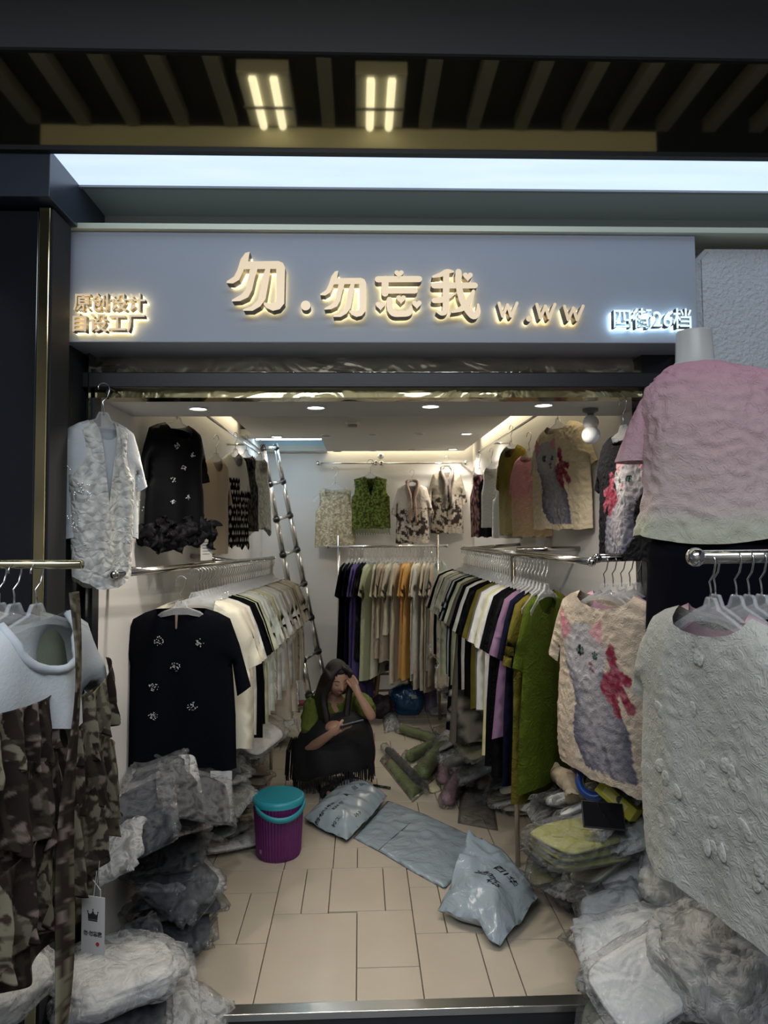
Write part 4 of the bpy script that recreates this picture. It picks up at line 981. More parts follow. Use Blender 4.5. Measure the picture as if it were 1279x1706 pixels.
# --- short rack before the back wall
def back_rack():
    Y = 6.15
    a, b = P(545, 911, Y), P(744, 907, Y); z = a.z
    p1, p2 = P(564, 911, Y).x, P(729, 911, Y).x
    zt = P(565, 892, Y).z
    rail('short chrome rack of long tops before the back wall', (a.x, Y, z), (b.x, Y, z), .012, [((p1, Y, zt), (p1, Y, 0)), ((p2, Y, zt), (p2, Y, 0))])
    PE, AP, PU, NV = C_PEACH, C_APRICOT, C_PURPLE, C_NAVY
    seq = [(BK, Lg, K, 1.28, 0), (NV, Lg, K, 1.2, 0), (BK, Lg, SLK, 1.28, 0), (PU, Lg, SLK, .95, 0), (PU, Lg, SLK, 1.2, 0), (BK, Lg, K, .80, 'sequin'), (BK, Lg, K, .82, 'sequin'), (PG, Lg, SLK, .98, 0), (IV, Lg, SLK, .95, 0), (CR, Lg, SLK, .62, 0), (CR, Tn, SLK, .6, 0), (BG, Lg, SLK, .8, 0), (BG, Lg, CRK, .82, 0), (IV, Lg, SLK, .6, 0), (CR, Lg, SLK, 1.0, 0), (CR, Lg, CRK, 1.02, 0), (PE, Lg, SLK, .95, 0), (AP, Lg, SLK, .96, 0), (AP, Lg, SLK, .98, 0), (IV, Lg, SLK, .98, 0), (W4, Lg, SLK, .92, 0), (CR, Lg, SLK, 1.05, 0), (CR, Lg, CRK, 1.06, 0), (BG, Lg, SLK, 1.08, 0), (BG, Lg, SLK, 1.02, 0), (MT, Lg, F_SHEER, .9, 0)]
    fill_rail((P(578, 911, Y).x, Y, z), (P(733, 911, Y).x, Y, z), seq, 'short back rack', 'left', R(70), jit=.18, res=.045, hs=.9)
back_rack()
# ---------------------------------------------------------------- right front: two arm racks and the mannequin
def arm_group_right():
    # kitten top facing left into the aisle
    A, B = Vector((P(938, 990, 2.72).x, 2.72)), Vector((P(1128, 990, 2.20).x, 2.20))
    W_, L_ = .25, .62
    zt = 1.64-105/1183*2.45
    o = hang('hanging_top', 'cream textured top with a large kitten and pink bow print on the right arm rack', 'top', 'wide', pat_cat((.50, .42, .34), .24, L_, v0=.02), F_BLISTER, (905, 2.80), (1140, 2.14), 988, 1302, 51, L=L_, W=.235, hem=.24, T=.03, res=.0065, bres=.03, crink=.004, sl=(.285, -.24), si=(.24, -.28), nw=.11, nd=.05, fold=.012, hdip=0.0, hlabel='front clear hanger holding the kitten print top on the right arm rack')
    d = Vector((cos(o.rotation_euler.z), sin(o.rotation_euler.z), 0)); nrm = Vector((-d.y, d.x, 0)); c0 = Vector(o.location)
    seq = [((.42, .26, .34), 'pink top pressed right behind the kitten print top'), (C_NAVY, 'navy top second behind the kitten print top'), (C_BLACK, 'black top third behind the kitten print top'), ((.30, .18, .26), 'mauve top fourth behind the kitten print top'), ((.012, .01, .03), 'dark blue top fifth behind the kitten print top'), (C_BLACK, 'black top at the back of the right arm rack')]
    for i, (cc, lb) in enumerate(seq):
        data = shp('tee', 60+i % 2, res=.035, T=.012, L=.60, nd=.05, nw=.11); me = garment_mesh('hanging_top', data, pat_plain(cc), F_KNIT)
        q = bpy.data.objects.new('hanging_top', me); COL.objects.link(q); p = c0+nrm*(.038*(i+1)); q.location = (p.x, p.y, c0.z+.0); q.rotation_euler = (0, 0, o.rotation_euler.z+.05*sin(i*2.)); tag(q, lb, 'top')
        hanger((p.x, p.y, c0.z+.128), q.rotation_euler.z, 'clear hanger holding the ' + lb)
    a = c0-nrm*.03; b = c0+nrm*.27; zb = c0.z+.128-.006
    rail('dark chrome arm rail behind the kitten print top', (a.x, a.y, zb), (b.x, b.y, zb), .014, [((b.x, b.y, zb+.03), (b.x, b.y, 0.0))], True, mat('dark_chrome', (.35, .34, .33), .12, 1), .017)
    # big white textured top at the front
    def blister(x, z, s): return tuple(k*(1+.08*nz(x, z, 2, 9)) for k in (.50, .50, .46))
    o = hang('hanging_top', 'large off white textured top with raised petals at the right front', 'top', 'wide', blister, F_BLISTER, (1040, 1.97), (1420, 1.20), 1018, 1520, 52, L=.62, W=.245, hem=.25, T=.035, res=.0075, bres=.03, crink=.0022, sl=(.30, -.22), si=(.245, -.26), nw=.10, nd=.05, fold=.014, hlabel='front clear hanger holding the large off white textured top')
    # raised petals
    rr = random.Random(9); V = [v for v in o.data.vertices if v.co.y < .03]; mp_ = mat('petal_cloth', (.50, .50, .46), .85, bump=.6, bscale=80)
    bm = bmesh.new(); bmesh.ops.create_icosphere(bm, subdivisions=2, radius=1, matrix=Matrix.Diagonal((.017, .0022, .026, 1))); pm_ = bpy.data.meshes.new('petal'); bm.to_mesh(pm_); bm.free(); pm_.materials.append(mp_); pm_.shade_smooth()
    for k in range(22):
        x = rr.uniform(-.19, .2); z = rr.uniform(-.52, -.06); best = min(V, key=lambda v: (v.co.x-x)**2+(v.co.z-z)**2+(v.co.y)*.001)
        q = bpy.data.objects.new('petal', pm_); COL.objects.link(q); q.parent = o; q.location = (x, best.co.y+.0005, z); q.rotation_euler = (.12, rr.uniform(0, 6.28), 0)
    d = Vector((cos(o.rotation_euler.z), sin(o.rotation_euler.z), 0)); nrm = Vector((-d.y, d.x, 0)); c0 = Vector(o.location)
    seq = [((.50, .36, .40), 'pale pink top directly behind the off white textured top'), (C_BLACK, 'black top second behind the off white textured top'), ((.36, .22, .26), 'dusty pink top third behind the off white textured top'), (C_NAVY, 'navy top fourth behind the off white textured top'), (C_BLACK, 'black top fifth behind the off white textured top'), ((.25, .16, .24), 'plum top sixth behind the off white textured top'), (C_BLACK, 'black top last behind the off white textured top')]
    for i, (cc, lb) in enumerate(seq):
        data = shp('wide', 64+i % 2, res=.035, T=.012, L=.58, nd=.05, nw=.11); me = garment_mesh('hanging_top', data, pat_plain(cc), F_KNIT)
        q = bpy.data.objects.new('hanging_top', me); COL.objects.link(q); p = c0+nrm*(.032*(i+1))+d*(-.03 if i == 0 else 0); q.location = (p.x, p.y, c0.z+.004); q.rotation_euler = (0, 0, o.rotation_euler.z+.04*sin(i*2.)); tag(q, lb, 'top')
        hanger((p.x, p.y, c0.z+.132), q.rotation_euler.z, 'clear hanger holding the ' + lb)
    a = c0-nrm*.035; b = c0+nrm*.5; zb = c0.z+.128-.006
    rail('chrome arm rail with round end cap at the right front', (a.x, a.y, zb), (b.x, b.y, zb), .016, [((b.x, b.y, zb+.03), (b.x, b.y, -.17))], True, M_rail, .022)
    # thin post seen under the white top
    p = PZ(1140, 1480, .35); 
arm_group_right()
def mannequin():
    # dress form standing at the right of the entrance, one continuous body
    Y = 2.02; base = P(1190, 700, Y); cx, cy = base.x, Y
    t = empty('mannequin', (cx, cy, -.17), (0, 0, R(-38)), 'white headless mannequin in a pink textured top and black skirt at right', 'mannequin')
    zt = P(1150, 548, Y).z+.17; zs = P(1190, 612, Y).z+.17
    n = 36; bm = bmesh.new(); off = P(1150, 600, Y).x-cx
    prof = [(-.00, .050, .048, zt), (-.0, .050, .048, zt-.004), (0, .054, .052, zs+.025), (0, .075, .06, zs+.0), (0, .13, .075, zs-.03), (0, .175, .09, zs-.06), (0, .185, .10, zs-.12), (0, .175, .115, zs-.2), (0, .155, .105, zs-.30), (0, .145, .10, zs-.38), (0, .175, .12, zs-.5), (0, .18, .125, zs-.6), (0, .15, .11, zs-.72)]
    rings = []
    for dx, rx, ry, z in prof: rings.append([bm.verts.new((rx*cos(2*pi*k/n)+off*(1 if z > zs-.05 else .3 if z > zs-.12 else 0)*.75, ry*sin(2*pi*k/n), z)) for k in range(n)])
    for A_, B_ in zip(rings, rings[1:]):
        for k in range(n): bm.faces.new((A_[k], B_[k], B_[(k+1) % n], A_[(k+1) % n]))
    bm.faces.new(rings[0]); bm.faces.new(rings[-1][::-1])
    obj('body', bm, mat('mannequin_skin', (.60, .60, .58), .35), t, True)
    obj('pole', tube([(0, 0, zs-.7), (0, 0, .02)], .016, 12), M_rail, t, True)
    obj('base_plate', lathe([(.15, 0), (.15, .012), (.02, .02)], 28), M_steel, t, True)
    # top: shell around the torso
    def shell(name, prof, col, fab, n=150, crk=.0, arms=True, open_top=True, k0=0):
        vs = []; fs = []; cs = []; m_ = 90
        zs_ = [p_[2] for p_ in prof]
        for j in range(m_+1):
            v = j/m_; q = v*(len(prof)-1); i = min(int(q), len(prof)-2); f_ = q-i; f2 = f_
            a_, b_ = prof[i], prof[i+1]; rx = a_[0]+(b_[0]-a_[0])*f2; ry = a_[1]+(b_[1]-a_[1])*f2; z = a_[2]+(b_[2]-a_[2])*f2; dx = a_[3]+(b_[3]-a_[3])*f2
            for k in range(n):
                th = 2*pi*k/n; fold = 1+.035*v*sin(th*9+3*v)+.03*v*nz(cos(th)*2, sin(th)*2, z*4)
                c_ = crk*(1-2*abs(nz(cos(th)*rx, sin(th)*ry, z, 24))+.6*nz(cos(th)*rx, sin(th)*ry, z+3, 50))
                e = .8
                x = math.copysign(abs(cos(th))**e, cos(th))*(rx*fold+c_)+dx; y = math.copysign(abs(sin(th))**e, sin(th))*(ry*fold+c_)
                vs.append((x, y, z-.012*v**6*sin(th*3))); cs.append((*col(th, z, v), 1))
        for j in range(m_):
            for k in range(n): a = j*n+k; b = j*n+(k+1) % n; fs.append((a, a+n, b+n, b))
        me = bpy.data.meshes.new(name); me.from_pydata(vs, [], fs); at = me.color_attributes.new('Col', 'FLOAT_COLOR', 'POINT'); at.data.foreach_set('color', np.array(cs, np.float32).ravel())
        me.materials.append(fab); me.shade_smooth(); q = bpy.data.objects.new(name, me); COL.objects.link(q); q.parent = t; return q
    def pinkc(th, z, v): 
        c = mixc((.60, .33, .40), (.58, .50, .47), v*1.1-.1+.15*nz(cos(th), sin(th), z*4)); return mixc(c, (.50, .50, .40), (v-.86)*12) 
    o_ = off*.75
    L1 = [(.07, .062, zs+.012, o_*.95), (.12, .085, zs-.012, o_*.6), (.185, .105, zs-.045, .0), (.20, .12, zs-.10, 0), (.192, .135, zs-.18, 0), (.19, .135, zs-.26, 0), (.192, .135, zs-.34, 0), (.20, .14, zs-.42, 0), (.225, .15, zs-.50, 0)]
    q = shell('pink_top', L1, pinkc, F_BLISTER, crk=.006)
    for s_, nm in ((-1, 'sleeve'), (1, 'sleeve')):
        vs = []; fs = []; cs = []; n2, m2 = 40, 24
        for j in range(m2+1):
            v = j/m2; ax = s_*(.155+.075*v**.8); az = zs-.055-.21*v; r1 = .062+.012*v
            for k in range(n2):
                th = 2*pi*k/n2; c_ = .005*(1-2*abs(nz(cos(th)*.1, sin(th)*.1, az+s_, 30)))
                vs.append((ax+(r1*.75+c_)*cos(th), (r1+c_)*sin(th), az+.03*cos(th)*s_*(1-v)*(-1))); cs.append((*mixc((.60, .33, .40), (.60, .40, .44), v), 1))
        for j in range(m2):
            for k in range(n2): a = j*n2+k; b = j*n2+(k+1) % n2; fs.append((a, a+n2, b+n2, b))
        me = bpy.data.meshes.new(nm); me.from_pydata(vs, [], fs); at = me.color_attributes.new('Col', 'FLOAT_COLOR', 'POINT'); at.data.foreach_set('color', np.array(cs, np.float32).ravel())
        me.materials.append(F_BLISTER); me.shade_smooth(); o = bpy.data.objects.new(nm, me); COL.objects.link(o); o.parent = q
    L2 = [(.165, .125, zs-.44, 0), (.19, .145, zs-.55, 0), (.20, .15, zs-.75, 0), (.205, .155, zs-1.0, 0), (.21, .16, zs-1.2, 0)]
    shell('black_skirt', L2, lambda th, z, v: (.004, .004, .008), F_KNIT, crk=.0)
mannequin()
# a second green clothed form just past the right edge
def green_form():
    Y = 2.2; p = P(1300, 750, Y)
    o = hang('hanging_top', 'moss green top hanging at the right edge behind the mannequin', 'top', 'tee', pat_plain((.12, .15, .05), .1), F_CRINKLE, (1248, 2.32), (1430, 2.1), 590, 880, 71, T=.04, hlabel='clear hanger of the green top at the right edge')
green_form()
# ---------------------------------------------------------------- the squatting woman
def person():
    base = PZ(545, 1300, 0)
    t = empty('person', (base.x, base.y, 0), (0, 0, 0), 'long haired woman in green blouse squatting with a phone, hand at her forehead', 'person')
    O = Vector(t.location)
    def q(px, py, Y): return P(px, py, Y)-O
    hips = q(533, 1246, 4.80); waist = q(540, 1215, 4.78); chest = q(549, 1186, 4.72); neck = q(556, 1166, 4.66); nk2 = q(560, 1150, 4.61)
    shR = q(519, 1176, 4.64); shL = q(600, 1166, 4.76)
    elR = q(514, 1249, 4.46); wrR = q(553, 1221, 4.27); elL = q(620, 1196, 4.46); wrL = q(597, 1158, 4.47)
    hipR = hips+Vector((-.07, -.03, 0)); hipL = hips+Vector((.09, -.01, 0))
    knR = q(562, 1208, 4.40); knL = q(606, 1206, 4.56); anR = q(538, 1290, 4.56); anL = q(578, 1284, 4.68)
    toR = anR+Vector((.045, -.14, -.06)); toL = anL+Vector((.07, -.13, -.05)); toR.z = .02; toL.z = .02; anR.z = .075; anL.z = .075
    verts = []; edges = []; rad = []
    def v(p, r): verts.append(tuple(p)); rad.append(r); return len(verts)-1
    def e(a, b): edges.append((a, b))
    H = v(hips, (.115, .10)); Wt = v(waist, (.10, .085)); Ch = v(chest, (.115, .09)); Nk = v(neck, (.05, .05)); N2 = v(nk2, (.044, .044))
    for a, b in ((H, Wt), (Wt, Ch), (Ch, Nk), (Nk, N2)): e(a, b)
    for sh, el, wr, s in ((shR, elR, wrR, -1), (shL, elL, wrL, 1)):
        a = v(sh, (.045, .045)); m1 = v(sh.lerp(el, .5), (.038, .038)); b = v(el, (.032, .032)); m2 = v(el.lerp(wr, .35), (.034, .034)); c = v(wr, (.021, .023)); e(Ch, a); e(a, m1); e(m1, b); e(b, m2); e(m2, c)
        d = (wr-el).normalized()
        if s < 0:   # right hand palm up holding the phone
            side = Vector((.1, -.9, .25)).normalized(); up = Vector((-.3, .1, .95)).normalized(); fw = Vector((.93, .0, .36)).normalized()
            pm = v(wr+fw*.045, (.030, .018)); e(c, pm)
            for k, L_ in enumerate((.060, .066, .062, .050)):
                b0 = wr+fw*.082+side*(.026-.017*k); p0 = v(b0, (.0095, .0095)); p1 = v(b0+fw*L_*.5-up*.006, (.0085, .0085)); p2 = v(b0+fw*L_*.9+up*.012, (.0075, .0075)); e(pm, p0); e(p0, p1); e(p1, p2)
            p0 = v(wr+fw*.035+side*.030+up*.012, (.012, .012)); p1 = v(wr+fw*.062+side*.034+up*.036, (.010, .010)); p2 = v(wr+fw*.085+side*.018+up*.046, (.0085, .0085)); e(pm, p0); e(p0, p1); e(p1, p2)
        else:       # left hand raised against the forehead, fingers spread into the hair
            fw = (q(590, 1137, 4.50)-wr).normalized(); side = Vector((.75, -.55, -.1)).normalized(); inn = Vector((-.75, .3, .25)).normalized()
            pm = v(wr+fw*.045, (.028, .018)); e(c, pm)
            for k, L_ in enumerate((.062, .070, .066, .052)):
                b0 = wr+fw*.085+side*(.028-.018*k); p0 = v(b0, (.0095, .0095)); p1 = v(b0+fw*L_*.5+inn*.012, (.0085, .0085)); p2 = v(b0+fw*L_*.8+inn*.036, (.0075, .0075)); e(pm, p0); e(p0, p1); e(p1, p2)
            p0 = v(wr+fw*.040+inn*.028, (.012, .012)); p1 = v(wr+fw*.065+inn*.05, (.010, .010)); p2 = v(wr+fw*.085+inn*.062, (.0085, .0085)); e(pm, p0); e(p0, p1); e(p1, p2)
    for hp, kn, an, to in ((hipR, knR, anR, toR), (hipL, knL, anL, toL)):
        a = v(hp, (.085, .085)); m1 = v(hp.lerp(kn, .5)+Vector((0, 0, .02)), (.075, .075)); b = v(kn, (.056, .056)); m2 = v(kn.lerp(an, .35)+Vector((0, .02, 0)), (.052, .055)); c = v(an, (.034, .034)); f = v(an.lerp(to, .55)+Vector((0, 0, -.012)), (.034, .026)); g = v(to, (.034, .017))
        e(H, a); e(a, m1); e(m1, b); e(b, m2); e(m2, c); e(c, f); e(f, g)
    def skin(name, verts, edges, rad, root, lv=2):
        me = bpy.data.meshes.new(name); me.from_pydata(verts, edges, [])
        o = bpy.data.objects.new(name, me); COL.objects.link(o)
        md = o.modifiers.new('skin', 'SKIN'); md.use_smooth_shade = True
        for i, r in enumerate(rad): me.skin_vertices[0].data[i].radius = r; me.skin_vertices[0].data[i].use_root = (i == root)
        sb = o.modifiers.new('sub', 'SUBSURF'); sb.levels = lv; sb.render_levels = lv
        bpy.context.view_layer.update()
        m2_ = bpy.data.meshes.new_from_object(o.evaluated_get(bpy.context.evaluated_depsgraph_get())); bpy.data.objects.remove(o); return m2_
    body = skin('body', verts, edges, rad, H)
    # head: shaped ellipsoid with face, in its own frame (face to -y), then tilted down to the phone
    hc = q(561, 1131, 4.57)
    HM = Matrix.Translation(hc) @ Matrix.Rotation(R(24), 4, 'Z') @ Matrix.Rotation(R(20), 4, 'X') @ Matrix.Rotation(R(-4), 4, 'Y')
    bm = bmesh.new(); bmesh.ops.create_uvsphere(bm, u_segments=48, v_segments=36, radius=1)
    def g(x, z, cx, cz, sx, sz): return math.exp(-((x-cx)/sx)**2-((z-cz)/sz)**2)
    for w in bm.verts:
        x, y, z = w.co; X = x*.072; Y_ = y*.090; Z = z*.112
        if z < 0: X *= 1-.34*(-z)**1.4; Y_ *= 1-.16*(-z)
        if y < 0:
            f = -y
            X0 = X
            d = .022*g(X, Z, 0, -.020, .011, .017)*f + .010*g(X, Z, 0, .005, .008, .028)*f      # nose
            d += -.009*(g(X, Z, .030, .012, .017, .012)+g(X, Z, -.030, .012, .017, .012))*f       # sockets
            d += .006*g(X, Z, 0, -.055, .020, .008)*f + .007*g(X, Z, 0, -.085, .02, .014)*f + .004*(g(X, Z, .038, -.025, .02, .02)+g(X, Z, -.038, -.025, .02, .02))*f
            Y_ -= d
        w.co = (X, Y_, Z)
    for w in bm.verts: w.co = HM @ w.co
    n0 = len(bm.verts); bm.from_mesh(body)
    body2 = bpy.data.meshes.new('body'); bm.to_mesh(body2); bm.free()
    ms = mat('skin', (.46, .27, .19), .5, var=.06, vscale=30)
    bo = link('body', body2, ms, t)
    def onface(x, z, off=0):
        zz = max(-.999, min(.999, z/.112)); rr_ = math.sqrt(max(0, 1-zz*zz)); xs = x/(.072*(1-.34*(-zz)**1.4 if zz < 0 else 1)); yy = -math.sqrt(max(0, rr_*rr_-xs*xs))
        Y_ = yy*.090*(1-.16*(-zz) if zz < 0 else 1)
        f = -yy; d = .022*g(x, z, 0, -.020, .011, .017)*f + .010*g(x, z, 0, .005, .008, .028)*f - .009*(g(x, z, .030, .012, .017, .012)+g(x, z, -.030, .012, .017, .012))*f + .006*g(x, z, 0, -.055, .020, .008)*f
        return HM @ Vector((x, Y_-d-off, z))
    dk = mat('lash_dark', (.015, .010, .008), .6)
    for s in (-1, 1):
        obj('eyebrow', tube([onface(s*(.014+.008*k), .030+.003*sin(k*.9), .0005) for k in range(5)], [.0012, .0022, .0022, .0018, .001], 6), dk, bo, True)
        obj('eyelashes', tube([onface(s*(.017+.0055*k), .006-.003*sin(k*.8), .001) for k in range(6)], [.0008, .0017, .002, .002, .0017, .0008], 6), dk, bo, True)
        obj('eyelid', tube([onface(s*(.018+.005*k), .013, -.003) for k in range(6)], [.002, .0055, .0068, .0068, .0055, .002], 8), mat('eyelid', (.36, .20, .15), .5), bo, True)
    obj('lips', tube([onface(-.020+.005*k, -.055+.0012*sin(k*.8), -.0005) for k in range(9)], [.001, .003, .0045, .005, .0046, .005, .0045, .003, .001], 8), mat('lips', (.36, .10, .09), .4), bo, True)
    # hair: cap plus long falls on both sides
    mh = mat('dark_hair', (.012, .008, .007), .38, bump=.5, bscale=60, stretch=(6, 6, .6))
    bm = bmesh.new(); bmesh.ops.create_uvsphere(bm, u_segments=48, v_segments=32, radius=1)
    for w in bm.verts:
        x, y, z = w.co; w.co = (x*.083, y*.098+.008, z*.118+.010)
    kill = [f for f in bm.faces if (lambda c: c.y < -.035 and c.z < .082-.45*abs(c.x) or c.z < -.06)(f.calc_center_median())]
    bmesh.ops.delete(bm, geom=kill, context='FACES')
    for w in bm.verts: w.co = HM @ w.co
    hair = obj('hair', bm, mh, t, True); hair.modifiers.new('s', 'SOLIDIFY').thickness = .006
    def lock(pts, ws, name='hair_lock'):
        bm = bmesh.new(); add_tube(bm, catmull(pts, 5), [ws[min(len(ws)-1, i*(len(ws)-1)//((len(pts)-1)*5))] for i in range((len(pts)-1)*5+1)], 8); return obj(name, bm, mh, hair, True)
    L = lambda x, y, z: HM @ Vector((x, y, z))
    for k in range(9):
        a = k/8
        lock([L(-.01-.02*a, -.06+.07*a, .112-.02*a), L(-.060, -.065+.075*a, .065), L(-.080, -.055+.085*a, -.01), q(529+10*(1-a), 1165, 4.50+.12*a), q(530+14*(1-a), 1200, 4.47+.12*a), q(533+14*(1-a)-6*a, 1238+6*sin(k*2), 4.45+.12*a)], [.010, .022, .024, .024, .022, .018, .008])
    for k in range(6):
        a = k/5
        lock([L(.01, -.06+.07*a, .112), L(.060, -.065+.075*a, .065), L(.080, -.055+.085*a, -.01), q(581, 1160, 4.55+.1*a), q(577-4*a, 1195, 4.52+.12*a), q(570-4*a, 1222+5*sin(k*2), 4.48+.12*a)], [.010, .022, .022, .020, .018, .014, .006])
    # green blouse: torso and full puff sleeves
    mg = mat('green_crinkled_blouse', (.11, .15, .018), .8, bump=1.0, bscale=26, var=.25, vscale=9, distort=2)
    vs2 = []; ed2 = []; rd2 = []
    def v2(p, r): vs2.append(tuple(p)); rd2.append(r); return len(vs2)-1
    a0 = v2(hips+Vector((0, 0, .03)), (.125, .11)); a1 = v2(waist, (.12, .10)); a2 = v2(chest, (.128, .10)); a3 = v2(chest.lerp(neck, .6), (.075, .065)); ed2 += [(a0, a1), (a1, a2), (a2, a3)]
    for sh, el in ((shR, elR), (shL, elL)):
        b0 = v2(sh+Vector((0, 0, .005)), (.062, .062)); b1 = v2(sh.lerp(el, .35), (.070, .070)); b2 = v2(sh.lerp(el, .64), (.060, .060)); b3 = v2(sh.lerp(el, .70), (.045, .045)); ed2 += [(a2, b0), (b0, b1), (b1, b2), (b2, b3)]
    bl = skin('blouse', vs2, ed2, rd2, a0, 3)
    for w in bl.vertices: w.co = w.co + w.normal*(.010*nz(*w.co, 28)+.005*nz(*w.co, 60))
    link('blouse', bl, mg, t)
    # black fringed skirt draped over the knees to the ground
    md = mat('black_skirt_cloth', (.006, .006, .008), .8, bump=.3, bscale=30)
    bm = bmesh.new(); n = 72; rings = []
    cen = (knR+knL+hips*1.2)/3.2
    ctl = [(knR+Vector((-.03, -.03, .045))), (knL+Vector((.05, -.02, .045)))]
    prof = [(0, .25, .0), (0, .55, -.012), (0, .80, -.045), (0, .94, -.10), (0, 1.0, -.17), (0, 1.02, -.24), (0, .98, -.30), (0, .95, -.325)]
    ztop = max(knR.z, knL.z)+.04
    cc = q(556, 1250, 4.60); hx, hy = .262, .235; cx, cy = cc.x, cc.y
    for k_, s, dz in prof:
        ring = []
        for i in range(n):
            th = 2*pi*i/n; x = cx+cos(th)*hx*s; y = cy+sin(th)*hy*s
            back = max(0, (y-cy)/hy); z = ztop+dz - .16*back - .09*max(0, -(x-cx)/hx)+.008*sin(th*9)*(s > .8)
            r_ = 1+.035*sin(th*8+dz*9)*(s > .8)
            ring.append(bm.verts.new((cx+(x-cx)*r_, cy+(y-cy)*r_, max(.035, z))))
        rings.append(ring)
    for A_, B_ in zip(rings, rings[1:]):
        for i in range(n): bm.faces.new((A_[i], B_[i], B_[(i+1) % n], A_[(i+1) % n]))
    bm.faces.new(rings[0])
    sk = obj('skirt', bm, md, t, True); sk.modifiers.new('sub', 'SUBSURF').levels = 1
    bm = bmesh.new(); rr = random.Random(3)
    for i in range(150):
        th = 2*pi*i/150+rr.uniform(-.02, .02); x = cx+cos(th)*hx*.97; y = cy+sin(th)*hy*.97; z = max(.05, ztop-.33-.17*max(0, (y-cy)/hy)-.05*max(0, -(x-cx)/hx))
        add_tube(bm, [(x, y, z+.02), (x*1.0+rr.uniform(-.006, .006), y-.004, max(.004, z-rr.uniform(.05, .10)))], .0024, 4)
    tail = q(489, 1235, 4.72)
    for i in range(22):
        x = tail.x+rr.uniform(-.05, .05); y = tail.y+rr.uniform(-.05, .05); add_tube(bm, [(x+.03, y, tail.z+.02), (x, y, tail.z-.06), (x-.01, y, max(.01, tail.z-.20-rr.uniform(0, .06)))], .0032, 4)
    obj('fringe', bm, md, sk)
    # shoes: black slides with an upper strap
    for an, to in ((anR, toR), (anL, toL)):
        d = (to-an); d.z = 0; d.normalize(); mid = (an+to)/2
        rz = math.atan2(d.y, d.x)-pi/2
        M = Matrix.Translation((mid.x, mid.y, 0)) @ Matrix.Rotation(rz, 4, 'Z')
        bm = bmesh.new(); rings = []
        pr = [(-.115, .026), (-.10, .036), (-.05, .036), (0, .036), (.06, .043), (.10, .040), (.125, .022)]
        out = [(x, y) for y, x in pr]+[(-x, y) for y, x in pr[::-1]]
        A_ = [bm.verts.new((x, y, .001)) for x, y in out]; B_ = [bm.verts.new((x, y, .016)) for x, y in out]
        bm.faces.new(A_[::-1]); bm.faces.new(B_)
        for i in range(len(out)): bm.faces.new((A_[i], A_[(i+1) % len(out)], B_[(i+1) % len(out)], B_[i]))
        bmesh.ops.transform(bm, matrix=M, verts=bm.verts[:]); sh = obj('sandal', bm, M_blackm, t)
        bm = bmesh.new()
        for yy in (.035, .055, .075): add_tube(bm, [(.042*cos(a), yy, .012+.048*sin(a)) for a in [pi*k/10 for k in range(11)]], .010, 6)
        bmesh.ops.transform(bm, matrix=M, verts=bm.verts[:]); obj('strap', bm, mat('black_plush', (.01, .01, .01), .9, bump=.8, bscale=90), sh, True)
    # phone held in the right hand
    ph = q(586, 1206, 4.22)+O
    t2 = empty('phone', ph, (R(-24), R(-12), R(6)), 'smartphone with lit screen held in the squatting woman\'s hand', 'phone')
    obj('case', box((-.072, -.037, -.004), (.072, .037, .004), .003), mat('phone_case', (.02, .02, .025), .3), t2)
    obj('screen', box((-.068, -.033, .004), (.068, .033, .0046)), mat('phone_screen', (.25, .27, .30), .2, emit=.3), t2)
person()
# ---------------------------------------------------------------- loose things
def ladder():
    Y = 5.95
    t = empty('ladder', P(530, 1190, Y), (0, 0, 0), 'telescopic aluminium ladder leaning against the left wall near the back', 'ladder'); O = Vector(t.location)
    ml = mat('ladder_aluminium', (.62, .63, .63), .25, .9); mk = M_blackm
    b1, b2 = PZ(527, 1192, 0), PZ(560, 1186, 0); b1.y = Y; b2.y = Y+.0
    b1 = P(525, 1195, 5.9); b2 = P(552, 1170, 6.25); b1.z = 0.01; b2.z = .01
    t1, t2_ = P(438, 745, 5.75), P(459, 743, 6.1)
    for a, b in ((b1, t1), (b2, t2_)):
        n = 8
        for k in range(n):
            p = a.lerp(b, k/n); q = a.lerp(b, (k+1)/n-.004); obj('stile', tube([p-O, q-O], .028-.0012*k, 12), ml, t, True)
            obj('lock_collar', tube([q-O-(b-a).normalized()*.02, q-O+(b-a).normalized()*.012], .034-.0012*k, 12), mk, t, True)
    for k in range(8):
        p = b1.lerp(t1, (k+1)/8-.006); q = b2.lerp(t2_, (k+1)/8-.006); obj('rung', tube([p-O, q-O], .014, 8), ml, t, True)
    for q in (t1, t2_): obj('end_cap', tube([q-O-(t1-b1).normalized()*.02, q-O+(t1-b1).normalized()*.02], .022, 10), mk, t, True)
ladder()
